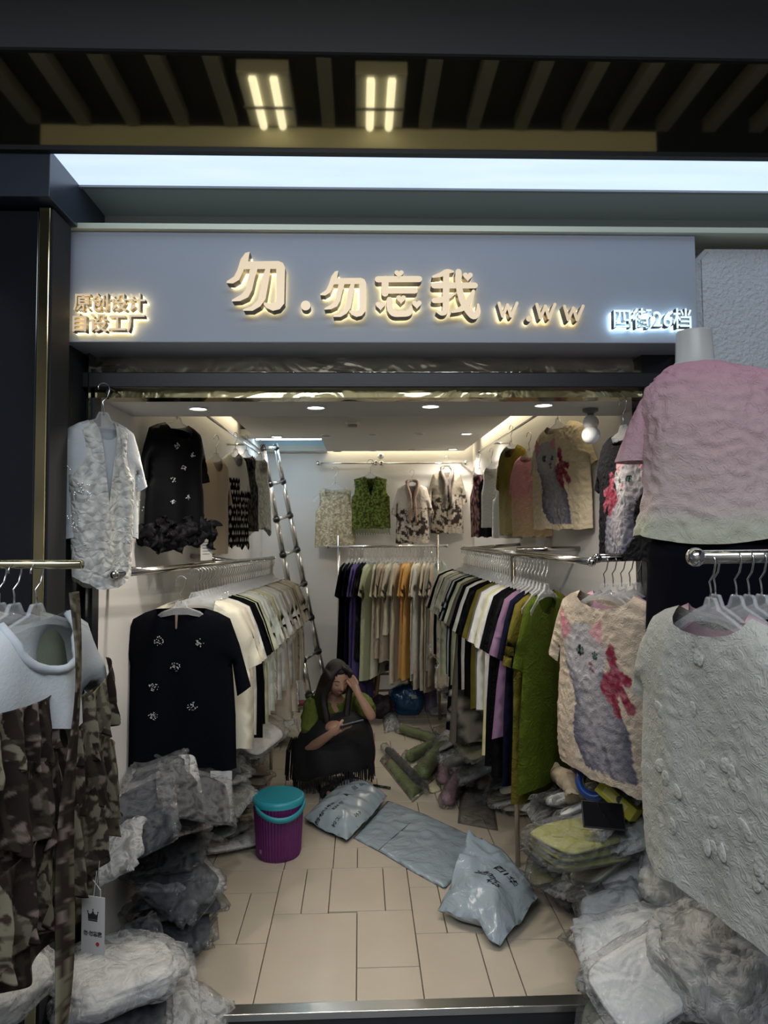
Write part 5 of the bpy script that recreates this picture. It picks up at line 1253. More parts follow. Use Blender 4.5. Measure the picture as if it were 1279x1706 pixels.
def bucket():
    c = PZ(463, 1427, 0); c.y += .03
    t = empty('storage_bucket', (c.x, c.y, .001), (0, 0, R(-20)), 'purple ribbed plastic bucket stool with turquoise lid on the tiles', 'bucket')
    mp = mat('purple_plastic', (.115, .012, .12), .4); mt = mat('turquoise_plastic', (.03, .33, .42), .4)
    bm = bmesh.new(); n = 96; rings = []; Hh = .275
    for j in range(14):
        v = j/13; z = Hh*v; r0 = .110+.016*v
        if j == 0: r0 -= .006
        rings.append([bm.verts.new(((r0+(.0022 if k % 2 else -.001))*cos(2*pi*k/n), (r0+(.0022 if k % 2 else -.001))*sin(2*pi*k/n), z)) for k in range(n)])
    for A, B in zip(rings, rings[1:]):
        for k in range(n): bm.faces.new((A[k], A[(k+1) % n], B[(k+1) % n], B[k]))
    bm.faces.new(rings[0][::-1]); bm.faces.new(rings[-1])
    obj('tub', bm, mp, t)
    lid = obj('lid', lathe([(.129, Hh-.016), (.131, Hh+.0), (.129, Hh+.012), (.120, Hh+.017), (.002, Hh+.019)], 64, cap=False), mt, t, True)
    bm = bmesh.new()
    for k in range(-17, 18):
        y = k*.0066; w = math.sqrt(max(0, .117**2-y*y)); add_box(bm, (-w, y-.0018, Hh+.017), (w, y+.0018, Hh+.0205))
    obj('lid_ribs', bm, mt, lid)
    # hanging carry handle on the front right
    a0, a1 = R(-120), R(10); pts = []
    for k in range(17):
        u = k/16; a = a0+(a1-a0)*u; rr = .136+.010*sin(pi*u); pts.append((rr*cos(a), rr*sin(a), Hh-.012-.045*sin(pi*u)))
    bm = bmesh.new(); prev = None
    for p in pts:
        p = Vector(p); o_ = Vector((p.x, p.y, 0)).normalized(); cur = [bm.verts.new(p+o_*dx+Vector((0, 0, dz))) for dx, dz in ((-.003, -.013), (.003, -.013), (.003, .013), (-.003, .013))]
        if prev: 
            for i in range(4): bm.faces.new((prev[i], prev[(i+1) % 4], cur[(i+1) % 4], cur[i]))
        else: bm.faces.new(cur[::-1])
        prev = cur
    bm.faces.new(prev); obj('handle', bm, mt, t, True)
    bm = bmesh.new(); a = R(-112); add_box(bm, (-.005, -.0015, 0), (.005, .0015, .018), Matrix.Translation((.118*cos(a), .118*sin(a), .04)) @ Matrix.Rotation(a+pi/2, 4, 'Z')); obj('sticker', bm, mat('sticker_grey', (.3, .2, .32), .5), t)
bucket()
M_mail = mat('grey_blue_mailer', (.33, .40, .46), .24, bump=.35, bscale=5, distort=2, spec=.6)
M_mail2 = mat('grey_blue_mailer_crumpled', (.33, .40, .46), .20, bump=.9, bscale=7, distort=3, spec=.7, detail=4)
M_ink = mat('marker_ink', (.01, .01, .012), .5)
def floor_poly(pix, zs=0):
    zs = zs if hasattr(zs, '__len__') else [zs]*len(pix); return [PZ(x, y, z) for (x, y), z in zip(pix, zs)]
def pillow(name, pix, zs, T, label, cat, m, res=.02, crump=.006, fall=.06, seed=0, zbase=.0015, group=None, mountain=None):
    pts = floor_poly(pix, zs); loop = [(p.x, p.y) for p in pts]; cx = sum(p[0] for p in loop)/len(loop); cy = sum(p[1] for p in loop)/len(loop)
    V, F, D = side_sheet(loop, [1]*len(loop), res)
    # edge height interpolated from the corners by inverse distance
    Zs = np.array(zs if hasattr(zs, '__len__') else [zs]*len(pix), float); C = np.array(loop)
    verts = []; faces = []
    for sg in (1, -1):
        o = len(verts)
        for (x, y), d in zip(V, D):
            w = 1/((C[:, 0]-x)**2+(C[:, 1]-y)**2+.0008); ze = float((w*Zs).sum()/w.sum())
            t = T*(1-math.exp(-(d/fall)**1.3))
            c = crump*min(1, d/.02)*(1-2*abs(nz(x+seed, y, 1.0, 9))+.6*nz(x, y, seed+2.0, 22))
            e_ = .004*sin(x*60+seed)*sin(y*50)*(d < .01)*(T > 0.01)
            z = ze*(.35+.65*math.exp(-d/.10)) + t + c + e_ if sg > 0 else min(ze, ze*math.exp(-d/.03))
            verts.append((x-cx, y-cy, max(z, 0)+zbase+(.0012 if sg > 0 else 0)))
        for f in F: faces.append(tuple(o+i for i in (f if sg > 0 else f[::-1])))
    me = bpy.data.meshes.new(name); me.from_pydata(verts, [], faces)
    bm = bmesh.new(); bm.from_mesh(me); bmesh.ops.remove_doubles(bm, verts=bm.verts[:], dist=.0014); bmesh.ops.recalc_face_normals(bm, faces=bm.faces[:]); bm.to_mesh(me); bm.free()
    o = link(name, me, m); o.location = (cx, cy, 0); tag(o, label, cat, group); return o
def ink(parent, lines, ang, size, kind='handwriting'):
    """marker writing lying on the bag's upper surface: (text, px, py)"""
    from mathutils.bvhtree import BVHTree
    bvh = BVHTree.FromPolygons([v.co for v in parent.data.vertices], [tuple(p.vertices) for p in parent.data.polygons])
    for s, px, py, k in lines:
        cu = bpy.data.curves.new(kind, 'FONT'); cu.body = s; cu.size = size*k; cu.offset = .0006; cu.resolution_u = 2; cu.shear = .25
        to = bpy.data.objects.new('tmp', cu); COL.objects.link(to); bpy.context.view_layer.update()
        me = bpy.data.meshes.new_from_object(to.evaluated_get(bpy.context.evaluated_depsgraph_get())); bpy.data.objects.remove(to)
        bm = bmesh.new(); bm.from_mesh(me); bmesh.ops.subdivide_edges(bm, edges=[e for e in bm.edges if e.calc_length() > .012], cuts=2)
        p = PZ(px, py, .09)-Vector(parent.location); M = Matrix.Translation((p.x, p.y, 0)) @ Matrix.Rotation(ang, 4, 'Z')
        for v in bm.verts:
            q = M @ v.co; q.x += .003*nz(q.x, q.y, 1, 60); q.y += .003*nz(q.x, q.y, 5, 60); hit = bvh.ray_cast(Vector((q.x, q.y, 1)), Vector((0, 0, -1)))
            v.co = (q.x, q.y, (hit[0].z if hit[0] else .05)+.0012)
        bm.to_mesh(me); bm.free(); link(kind, me, M_ink, parent, False)
def mailers():
    o = pillow('poly_mailer', [(578, 1297), (612, 1306), (645, 1326), (612, 1366), (577, 1401), (540, 1385), (506, 1363), (540, 1330)], [.05, .05, .05, .045, .02, .02, .035, .05], .085, 'stuffed grey blue mailing bag with black handwriting, beside the purple bucket', 'parcel', M_mail, .014, .010, .06, 1)
    ink(o, [('档4gc-3号2k', 527, 1357, .9), ('R34 勿', 556, 1352, .9), ('图', 577, 1334, 1.2), ('回', 590, 1321, 1.1), ('街26', 601, 1316, .8), ('24-9', 592, 1357, .9), ('扮工', 556, 1366, .9)], R(52), .034)
    o = pillow('poly_mailer', [(588, 1397), (618, 1364), (646, 1334), (705, 1356), (762, 1382), (808, 1404), (775, 1445), (741, 1483), (690, 1455), (632, 1420)], 0, .006, 'empty flat grey blue mailing bags laid out on the tiles between two parcels', 'mailing bag', M_mail2, .016, .006, .03, 2)
    bm = bmesh.new(); a, b = PZ(631, 1420), PZ(683, 1375); L_ = Vector(o.location); add_tube(bm, [(a-L_)+Vector((0, 0, .012)), ((a+b)/2-L_)+Vector((0, 0, .014)), (b-L_)+Vector((0, 0, .012))], .0022, 6); obj('flap_edge', bm, mat('mailer_edge', (.10, .13, .15), .5), o)
    bm = bmesh.new(); a, b = PZ(648, 1362), PZ(690, 1345); a2, b2 = PZ(652, 1366), PZ(695, 1349); 
    o2 = pillow('poly_mailer', [(780, 1373), (800, 1398), (808, 1412), (865, 1450), (896, 1498), (868, 1540), (833, 1586), (822, 1572), (812, 1556), (796, 1530), (760, 1528), (728, 1524), (742, 1490), (765, 1420)], [.26, .20, .12, .06, .05, .03, .0, .03, .06, .07, .05, .02, .08, .20], .12, 'bulky grey blue mailing bag with writing, one corner standing up, nearest the entrance', 'parcel', M_mail2, .015, .014, .08, 3)
    ink(o2, [('图1华', 822, 1477, 1.2), ('4-25', 808, 1494, 1.0), ('26档勿w', 790, 1480, .9), ('4 C', 838, 1448, .8)], R(-42), .034)
mailers()
M_film = plastic('clear_film', hi=.13, lo=.012)
M_film2 = plastic('milky_film', (.8, .82, .83), lo=.12, hi=.45, bscale=12)
def roll_pack(px1, py1, px2, py2, r, z, c, label, name='wrapped_roll', film=True, flat=1.0, group=None, seed=0):
    a, b = PZ(px1, py1, z+r), PZ(px2, py2, z+r); d = b-a; L_ = d.length
    t = empty(name, ((a.x+b.x)/2, (a.y+b.y)/2, z), (0, 0, math.atan2(d.y, d.x)), label, 'wrapped clothing', group)
    def tubey(rr, sc, amp, ends):
        bm = bmesh.new(); n = 28; m_ = 22; rings = []
        for j in range(m_+1):
            v = j/m_; x = (v-.5)*L_*sc; e = min(1, (1-abs(2*v-1))*9+.25)**.5 if ends else 1
            rings.append([bm.verts.new((x, rr*e*cos(2*pi*k/n)*(1+amp*nz(x, k*.7, seed, 20)), r*flat+rr*flat*e*sin(2*pi*k/n)*(1+amp*nz(x+5, k*.5, seed, 20)))) for k in range(n)])
        for A, B in zip(rings, rings[1:]):
            for k in range(n): bm.faces.new((A[k], A[(k+1) % n], B[(k+1) % n], B[k]))
        bm.faces.new(rings[0][::-1]); bm.faces.new(rings[-1]); return bm
    obj('rolled_garment', tubey(r*.88, .92, .16, True), mat('roll_%.2f_%.2f' % (c[0], c[1]), c, .85, bump=1.0, bscale=45, var=.35, vscale=25, distort=2, stretch=(3, 1, 1)), t, True)
    if film: obj('film', tubey(r*1.08, 1.16, .55, True), M_film, t, True)
    return t
def packs_on_floor():
    G = (.19, .25, .06); D = (.04, .045, .05); Mv = (.38, .20, .27)
    for i, a in enumerate([((664, 1213), (726, 1232), .036, 0, G, 'long olive green roll in clear film, farthest back in the aisle'),
              ((678, 1262), (724, 1240), .040, 0, G, 'olive green roll in film left of the green heap'),
              ((702, 1290), (738, 1242), .058, 0, G, 'fat green film bag in front of the green rolls'),
              ((748, 1252), (786, 1272), .055, .04, G, 'fat green roll lying on top of the mauve rolls'),
              ((744, 1238), (790, 1226), .045, .03, G, 'dark olive roll at the back of the green heap'),
              ((738, 1300), (742, 1268), .042, 0, Mv, 'short mauve roll in film beside the green film bag'),
              ((754, 1278), (786, 1306), .045, .01, Mv, 'mauve roll lying crosswise under the fat green roll'),
              ((744, 1334), (764, 1296), .047, 0, Mv, 'mauve knit roll in film nearest to the entrance'),
              ((642, 1246), (704, 1312), .030, 0, D, 'dark grey roll in film beside the flat green pack')]):
        roll_pack(*a[0], *a[1], a[2], a[3], a[4], a[5], seed=i)
    o = pillow('folded_pack', [(640, 1272), (660, 1256), (711, 1313), (684, 1332)], 0, .028, 'flat moss green folded garment in clear film with a red ribbon', 'wrapped clothing', mat('moss_knit', (.17, .22, .04), .85, bump=.8, bscale=40), .014, .003, .012, 4)
    o2 = pillow('film', [(632, 1268), (655, 1249), (716, 1314), (687, 1338)], 0, .032, 'x', 'x', M_film, .014, .005, .012, 5)
    for k in ('label', 'category'): del o2[k]
    o2.location = Vector(o2.location)-Vector(o.location); o2.parent = o
    a = PZ(641, 1278)-Vector(o.location); b = PZ(664, 1260)-Vector(o.location)
    obj('ribbon', tube([a+Vector((0, 0, .02)), a.lerp(b, .5)+Vector((0, 0, .036)), b+Vector((0, 0, .02))], .004, 6), mat('red_ribbon', (.35, .02, .03), .6), o)
    pillow('paper_card', [(712, 1308), (730, 1290), (736, 1318), (716, 1324)], 0, .004, 'small cream paper card lying between the green and mauve packs', 'card', mat('cream_card', (.55, .50, .34), .7), .02, .001, .01, 6)
    pillow('empty_film_bag', [(768, 1300), (815, 1292), (830, 1385), (762, 1372)], 0, .006, 'empty clear film bag lying flat on the tiles behind the front parcel', 'plastic bag', M_film, .02, .008, .02, 7)
    pillow('empty_film_bag', [(636, 1192), (662, 1188), (668, 1215), (640, 1222)], 0, .05, 'crumpled clear film bag on the floor left of the long green roll', 'plastic bag', M_film2, .012, .02, .04, 8)
    a, b = PZ(622, 1308, .009), PZ(650, 1313, .009); t = empty('marker_pen', a, (0, 0, 0), 'black marker pen lying on the tiles behind the parcel', 'pen')
    obj('barrel', tube([(0, 0, 0), (b-a)*.68], .007, 10), M_blackm, t, True); obj('cap', tube([(b-a)*.68, (b-a)], .008, 10), mat('pen_cap', (.02, .04, .02), .3), t, True)
packs_on_floor()
def back_things():
    # wooden stool
    Y = 6.45; c = P(655, 1075, Y); cx = c.x; H_ = P(655, 1074, Y).z
    t = empty('wooden_stool', (cx, Y, 0), (0, 0, R(4)), 'tall wooden stool under the short back rack', 'stool'); mw = mat('stool_wood', (.22, .14, .07), .55, bump=.1, bscale=30, var=.2, stretch=(8, 8, 1))
    obj('seat', box((-.15, -.13, H_-.025), (.15, .13, H_), .008), mw, t)
    for sx in (-1, 1):
        for sy in (-1, 1): obj('leg', tube([(sx*.12, sy*.10, H_-.02), (sx*.19, sy*.14, 0)], .018, 8), mw, t, True)
    for z in (.16, .36):
        w = .12+.07*(1-z/H_)
        for sy in (-1, 1): obj('crossbar', tube([(-w, sy*.125, z), (w, sy*.125, z)], .011, 8), mw, t, True)
        for sx in (-1, 1): obj('crossbar', tube([(sx*w, -.12, z), (sx*w, .12, z)], .011, 8), mw, t, True)
    bm = bmesh.new(); bmesh.ops.create_icosphere(bm, subdivisions=4, radius=1)
    for v in bm.verts: k = 1+.2*nz(*v.co, 2); v.co = Vector((v.co.x*.12*k, v.co.y*.10*k, max(-.3, v.co.z)*.075*k+.0))
    o = tag(obj('dark_bundle', bm, mat('black_felt', (.015, .014, .014), .9, bump=.5, bscale=40), None, True), 'black cloth bundle lying on the wooden stool', 'bundle'); o.location = (cx-.04, Y, H_+.024)
    # small shelf of coloured things on the lower crossbars
    bm = bmesh.new(); add_box(bm, (-.14, -.1, 0), (.14, .1, .06), None, .02); o = tag(obj('folded_scarf', bm, mat('multicolour_cloth', (.18, .06, .14), .8, var=.9, vscale=60, bump=.6), None), 'multicoloured folded cloth on the lower bars of the stool', 'cloth'); o.location = (cx, Y, .375)
    # blue bag
    p = PZ(680, 1194); t = None; bm = bmesh.new(); bmesh.ops.create_icosphere(bm, subdivisions=5, radius=1)
    for v in bm.verts:
        c0 = v.co.copy(); k = 1+.14*nz(*c0, 1.6)+.05*(1-2*abs(nz(*c0, 5))); x = math.copysign(abs(c0.x)**.75, c0.x); y = math.copysign(abs(c0.y)**.75, c0.y); z = math.copysign(abs(c0.z)**.7, c0.z); v.co = Vector((x*.155*k, y*.12*k, max(0, .125+z*.125*k)))
    o = tag(obj('plastic_bag', bm, mat('blue_plastic', (.008, .07, .17), .25, bump=1, bscale=9, distort=2, spec=.8), None, True), 'full dark blue plastic bag with a small white label on the floor at the back', 'bag'); o.location = (p.x, p.y+.12, 0)
    bm = bmesh.new(); add_box(bm, (-.022, -.002, -.016), (.022, .002, .016)); q = obj('label', bm, mat('label_white', (.5, .5, .5), .6), o); q.location = (.05, -.125, .17); q.rotation_euler = (R(-25), 0, 0)
    # black cylinder case
    c = P(689, 1150, 6.62); H2 = P(689, 1106, 6.62).z
    t = empty('black_tube_case', (c.x, 6.6, 0), (0, 0, 0), 'upright black cylindrical case against the back wall behind the blue bag', 'case')
    obj('body', lathe([(.05, 0), (.056, .01), (.056, H2-.03), (.045, H2-.004), (.001, H2)], 28, cap=False), M_blackm, t, True); obj('cap_ring', lathe([(.058, H2-.06), (.058, H2-.05)], 28, cap=False), M_steel, t, True)
    # lilac jar and bottle
    p = PZ(719, 1187); 
    t = empty('lilac_jar', (p.x, p.y+.06, 0), (0, 0, 0), 'lilac plastic jar on the floor beside the blue bag', 'jar')
    obj('jar_body', lathe([(.055, 0), (.06, .01), (.06, .15), (.054, .165), (.054, .17)], 28), mat('lilac_plastic', (.27, .22, .36), .4), t, True); obj('lid', lathe([(.057, .165), (.057, .195), (.05, .2)], 28), mat('lilac_lid', (.30, .25, .38), .4), t, True)
    t = empty('spray_bottle', (p.x-.01, p.y+.16, 0), (0, 0, 0), 'dark glass bottle with nozzle standing behind the lilac jar', 'bottle')
    obj('bottle_body', lathe([(.032, 0), (.034, .01), (.034, .19), (.014, .22), (.014, .235)], 20), mat('dark_glass', (.05, .05, .045), .1), t, True); obj('nozzle', box((-.03, -.008, .235), (.018, .008, .262), .004), M_blackm, t)
    # dark things left of the bag
    bm = bmesh.new(); bmesh.ops.create_icosphere(bm, subdivisions=4, radius=1)
    for v in bm.verts: k = 1+.25*nz(*v.co, 2.2); v.co = Vector((v.co.x*.12*k, v.co.y*.10*k, max(0, .09+v.co.z*.10*k)))
    p = PZ(636, 1200); o = tag(obj('dark_bag', bm, mat('dark_wine_cloth', (.03, .015, .025), .6, bump=1, bscale=30), None, True), 'small dark bag on the floor between the woman and the blue bag', 'bag'); o.location = (p.x, p.y+.1, 0)
    # cable loop on the rack post
    pts = [P(628, 1085, 6.05), P(631, 1100, 6.05), P(629, 1120, 6.05), P(620, 1135, 6.05), P(606, 1140, 6.08), P(600, 1120, 6.1), P(604, 1095, 6.1)]
    tag(obj('cable_loop', tube(catmull(pts, 6), .005, 6), M_blackm, None, True), 'black cable loop hanging below the violet dresses', 'cable')
back_things()
# ---------------------------------------------------------------- heaps of film-wrapped clothes
class Heap:
    def __init__(s, x0, x1, y0, y1, floor, g=.03):
        s.x0, s.y0, s.g = x0, y0, g; s.nx = int((x1-x0)/g)+1; s.ny = int((y1-y0)/g)+1
        s.h = np.zeros((s.nx, s.ny)); s.X = x0+g*np.arange(s.nx)[:, None]+0*np.arange(s.ny)[None, :]; s.Y = y0+g*np.arange(s.ny)[None, :]+0*np.arange(s.nx)[:, None]
        for i in range(s.nx):
            for j in range(s.ny): s.h[i, j] = floor(s.X[i, j], s.Y[i, j])
        s.fl = s.h.copy()
def floorz(x, y): return 0.0 if y > 2.5 else -.17
_pk = {}
def pack_mesh(kind):
    """(cloth, film) meshes of one wrapped garment; kind 0-3 folded flat, 4-5 soft pouch"""
    if kind in _pk: return _pk[kind]
    a, b, h = [(.145, .105, .024), (.150, .115, .030), (.135, .12, .020), (.16, .10, .026), (.12, .10, .05), (.10, .09, .06)][kind]
    def slab(a, b, h, e, amp, fs, layers, n=44, m_=14, rag=0):
        bm = bmesh.new(); rings = []
        for j in range(m_+1):
            ph = -pi/2+pi*j/m_; cz = sin(ph); r = abs(cos(ph))**.35
            if layers: r *= 1-.05*abs(sin(cz*layers*pi/1.0))
            ring = []
            for k in range(n):
                th = 2*pi*k/n; x = math.copysign(abs(cos(th))**e, cos(th))*a*r; y = math.copysign(abs(sin(th))**e, sin(th))*b*r
                q = 1+rag*nz(cos(th)*2, sin(th)*2, kind, 2.5)+rag*.5*nz(cos(th)*2, sin(th)*2, kind+4, 7)
                z = h*.5*(1+cz)+amp*(nz(x, y, kind+.3, fs)+.5*nz(x, y, kind+3, fs*2.3))*(cz > -.2)
                if rag: z += .02*rag*5*max(0, (math.hypot(x/a, y/b)-.9))*nz(cos(th)*2, sin(th)*2, kind+9, 3)*2
                ring.append(bm.verts.new((x*q, y*q, max(z, 0.0))))
            rings.append(ring)
        for A, B in zip(rings, rings[1:]):
            for k in range(n): bm.faces.new((A[k], A[(k+1) % n], B[(k+1) % n], B[k]))
        bm.faces.new(rings[0][::-1]); bm.faces.new(rings[-1])
        me = bpy.data.meshes.new('pack'); bm.to_mesh(me); bm.free(); me.shade_smooth(); return me
    c = slab(a, b, h, .38, .006, 12, 3 if kind < 4 else 0); f = slab(a*1.14, b*1.16, h*1.25+.004, .32, .012, 16, 0, 60, 14, .12)
    _pk[kind] = (c, f); return _pk[kind]
_pc = {}
def pack(kind, colname, col, film, M, label, group, flip=0):
    key = (kind, colname, film.name)
    if key not in _pc:
        c, f = pack_mesh(kind); c2 = c.copy(); f2 = f.copy()
        c2.materials.append(mat('packed_'+colname, col, .85, bump=.6, bscale=24, var=.12, vscale=20, distort=1)); f2.materials.append(film)
        _pc[key] = (c2, f2)
    c2, f2 = _pc[key]
    t = empty('wrapped_garment', (0, 0, 0), (0, 0, 0), label, 'wrapped clothing', group); t.matrix_world = M
    for n_, me in (('folded_cloth', c2), ('film', f2)):
        o = bpy.data.objects.new(n_, me); COL.objects.link(o); o.parent = t
    return t
PC = dict(navy=(.008, .011, .024), black=(.006, .006, .008), slate=(.03, .034, .042), white=(.72, .72, .70), cream=(.50, .46, .37), greyc=(.22, .22, .21), mauvec=(.22, .14, .17), olivec=(.14, .14, .06), tan=(.30, .22, .15), sagec=(.28, .31, .24), pinkc=(.45, .22, .20))
PN = dict(navy='navy', black='black', slate='slate grey', white='white', cream='cream', greyc='grey', mauvec='mauve', olivec='olive', tan='tan', sagec='sage', pinkc='salmon pink')
def fill_heap(hp, target, n, colors, side, seed, cap=150):
    done = 0
    rr = random.Random(seed); T = np.array([[target(hp.X[i, j], hp.Y[i, j]) for j in range(hp.ny)] for i in range(hp.nx)])
    tabu = np.zeros_like(T)
    for k in range(n):
        D = T-hp.h-tabu; D = D+np.random.RandomState(seed*1000+k).uniform(-.05, .05, D.shape); D[T <= hp.fl+.01] = -1
        i, j = np.unravel_index(np.argmax(D), D.shape)
        if D[i, j] < .02: break
        tabu[max(0, i-1):i+2, max(0, j-1):j+2] += .03
        x, y = hp.X[i, j], hp.Y[i, j]; kind = rr.choice([0, 1, 2, 3, 0, 1, 4, 5] if y > 3.2 else [0, 1, 2, 3, 0, 1, 2, 4]); th = rr.uniform(-.5, .5)+(pi/2 if rr.random() < .35 else 0)
        a, b, h = [(.145, .105, .024), (.150, .115, .030), (.135, .12, .020), (.16, .10, .026), (.12, .10, .05), (.10, .09, .06)][kind]
        # keep inside walls
        c, s = abs(cos(th)), abs(sin(th)); ex = a*c+b*s+.02
        if y > 2.5: x = min(max(x, XL+ex), XR-ex)
        ins = []
        dx = hp.X-x; dy = hp.Y-y; u = dx*cos(th)+dy*sin(th); v = -dx*sin(th)+dy*cos(th)
        m = (np.abs(u) < a*.95) & (np.abs(v) < b*.95)
        if m.sum() < 6: continue
        U, V_, Hh = u[m], v[m], hp.h[m]; A = np.stack([U, V_, np.ones_like(U)], 1); sol = np.linalg.lstsq(A, Hh, rcond=None)[0]
        gx, gy = np.clip(sol[:2], -.45, .45); res = Hh-(gx*U+gy*V_); z0 = float(np.quantile(res, .82))
        gx += rr.uniform(-.08, .08); gy += rr.uniform(-.08, .08)
        nn = Vector((-gx, -gy, 1)).normalized(); xa = Vector((1, 0, gx)).normalized(); ya = nn.cross(xa)
        Mx = Matrix((xa, ya, nn)).transposed().to_4x4(); M = Matrix.Translation((x, y, z0)) @ Matrix.Rotation(th, 4, 'Z') @ Mx
        lowest = z0-abs(gx)*a*1.1-abs(gy)*b*1.1
        if lowest < floorz(x, y): M = Matrix.Translation((0, 0, floorz(x, y)-lowest+.002)) @ M; z0 += floorz(x, y)-lowest
        if z0+h > max(.08, T[m].max()+.06): continue
        tabu[max(0, i-1):i+2, max(0, j-1):j+2] -= .026; done += 1
        if done > cap: break
        hp.h[m] = np.maximum(hp.h[m], z0+gx*U+gy*V_+h*1.1)
        cn = colors(x, y, z0, rr); film = M_film2 if (cn in ('white', 'cream', 'greyc', 'sagec') and rr.random() < .5) else M_film
        wal = ' against the wall' if min(x-XL, XR-x) < .22 else ' by the aisle'
        zone = 'beside the entrance step' if y < 2.55 else 'just inside the entrance' if y < 3.3 else 'halfway down the shop' if y < 4.6 else 'near the back wall'
        lay = 'atop' if z0 > .36 else 'inside' if z0 > .16 else 'under'
        lb = '%s %s %s the %s heap%s, %s' % (PN[cn], 'wrapped top' if kind < 4 else 'wrapped pouch', lay, side, wal, zone)
        pack(kind, cn, PC[cn], film, M, lb, lb)
def on_heap(hp, px, py, y0=1.7):
    y = y0
    while y < 6.6:
        p = P(px, py, y); i = int(round((p.x-hp.x0)/hp.g)); j = int(round((y-hp.y0)/hp.g))
        h = hp.h[i, j] if 0 <= i < hp.nx and 0 <= j < hp.ny else floorz(p.x, y)
        if p.z <= h+.002: return Vector((max(XL+.08, min(XR-.10, p.x)) if y > 2.5 else p.x, y, h))
        y += .01
    return P(px, py, y)
def big_bag(name, p, dims, rot, cm, fm, label, cat, seed=0, amp=.12):
    t = empty(name, p, (0, 0, rot), label, cat)
    def blob(sc, am, sub):
        bm = bmesh.new(); bmesh.ops.create_icosphere(bm, subdivisions=sub, radius=1)
        for v in bm.verts:
            c = v.co.copy(); k = 1+am*nz(c.x+seed, c.y, c.z, 1.7)+am*.45*(1-2*abs(nz(c.x, c.y+seed, c.z, 4.5)))
            x, y, z = [math.copysign(abs(q)**.72, q) for q in c]; v.co = Vector((x*dims[0]*k*sc, y*dims[1]*k*sc, max(0.0, dims[2]*(.5+z*.5*k)*sc)))
        return bm
    obj('contents', blob(.90, amp, 4), cm, t, True); obj('film', blob(1.0, amp*1.5, 5), fm, t, True); return t
def heaps():
    def tl(x, y):
        if y < 2.56:
            if x > -.52 or x < -1.10 or (x < -.90 and y > 2.0) or (x < -.92 and y > 2.40): return -9
            return .50-.20*max(0, (x+.62)/.10)-.14*max(0, (2.25-y)/.3)
        e = -.50 if y < 3.4 else -.62 if y < 3.75 else -.46
        if x > e: return -9
        base = .58 if y < 3.3 else .52 if y < 4.6 else .46
        return base*min(1, (e-x)/.14+.15)+.04*sin(y*7)
    hp = Heap(-1.10, -.40, 1.78, 5.7, floorz)
    def cl(x, y, z, rr):
        if y < 2.40: return rr.choice(['navy', 'slate', 'greyc', 'navy'])
        if y < 3.3: return rr.choice(['navy', 'black', 'slate', 'navy', 'black', 'navy', 'greyc'] + (['white'] if z < .2 else []))
        if y < 3.9: return rr.choice(['black', 'greyc', 'white', 'slate', 'sagec', 'greyc'])
        return rr.choice(['mauvec', 'tan', 'cream', 'greyc', 'white', 'tan', 'cream'])
    fill_heap(hp, tl, 850, cl, 'left', 3, 165)
    mwh = mat('white_bundled_cloth', (.80, .80, .78), .8, bump=.8, bscale=9, var=.06)
    for px, py, dm, rt, lb, sd in ((190, 1640, (.19, .17, .11), .5, 'white cloth bundle in clear film, front of the two by the left step', 1), (75, 1610, (.18, .15, .10), -.3, 'white cloth bundle in clear film behind the hanging plaid tie', 2)):
        p = on_heap(hp, px, py); p.z -= .03; p.y = min(p.y, 1.95) if p.x < -.80 else p.y; p.x = max(p.x, -1.0); big_bag('cloth_bundle', p, dm, rt, mwh, M_film2, lb, 'bundle', sd)
    # tray and lid beside the ladder
    p = on_heap(hp, 497, 1138, 4.0); p.z -= .20; o = tag(obj('plastic_tray', lathe([(.07, 0), (.11, .03), (.105, .034), (.065, .006)], 28, sy=.6), mat('dusty_pink_plastic', (.25, .05, .08), .4), None, True), 'dusty pink oval tray on the left heap beside the ladder', 'tray'); o.location = p
    p = on_heap(hp, 474, 1163, 4.0); p.z -= .09; o = tag(obj('box_lid', lathe([(.001, .02), (.06, .018), (.065, 0)], 24, sy=.7, cap=False), mat('orange_tan_plastic', (.36, .17, .06), .5), None, True), 'small orange tan lid on the left heap behind the woman', 'lid'); o.location = p
    def tr(x, y):
        if y < 2.50:
            e = .66
            if x < e or x > 1.45 or (x > 1.04 and y > 2.24): return -9
            return .60*min(1, (x-e)/.16+.1)-.22*max(0, (2.25-y)/.35)
        e = .72 if y < 3.3 else .66 if y < 4.0 else .52 if y < 5.4 else .56
        if x < e: return -9
        base = .54 if y < 3.2 else .46 if y < 4.2 else .50 if y < 5.2 else .64
        return base*min(1, (x-e)/.15+.15)+.04*sin(y*8)
    hp = Heap(.50, 1.45, 1.82, 6.4, floorz)
    def cr(x, y, z, rr):
        if y < 2.80: return rr.choice(['white', 'white', 'sagec', 'white', 'cream'])
        if y < 3.2: return rr.choice(['slate', 'navy', 'greyc', 'olivec', 'white', 'slate'])
        if y < 4.3: return rr.choice(['greyc', 'tan', 'black', 'slate', 'cream', 'white', 'olivec'])
        return rr.choice(['greyc', 'white', 'slate', 'cream', 'pinkc', 'tan', 'greyc', 'mauvec'])
    fill_heap(hp, tr, 1100, cr, 'right', 5, 230); print('HEAPS', len(_pc))
    p = on_heap(hp, 1195, 1640); p.z -= .03; p.y = min(p.y, 2.12); print('BAG', p); big_bag('plastic_bag', p, (.20, .18, .26), .4, mat('pale_bundled_cloth', (.50, .49, .46), .8, bump=.7, bscale=12), plastic('crinkled_bag_film', (.9, .9, .88), .18, .6, 8, 1.2, .12), 'large crumpled clear bag of pale clothes at the lower right corner', 'plastic bag', 7, .16)
    # yellow green stack, tape roll, yellow box, dark tablet, cream cloth on the right heap
    p = on_heap(hp, 965, 1425, 2.3)
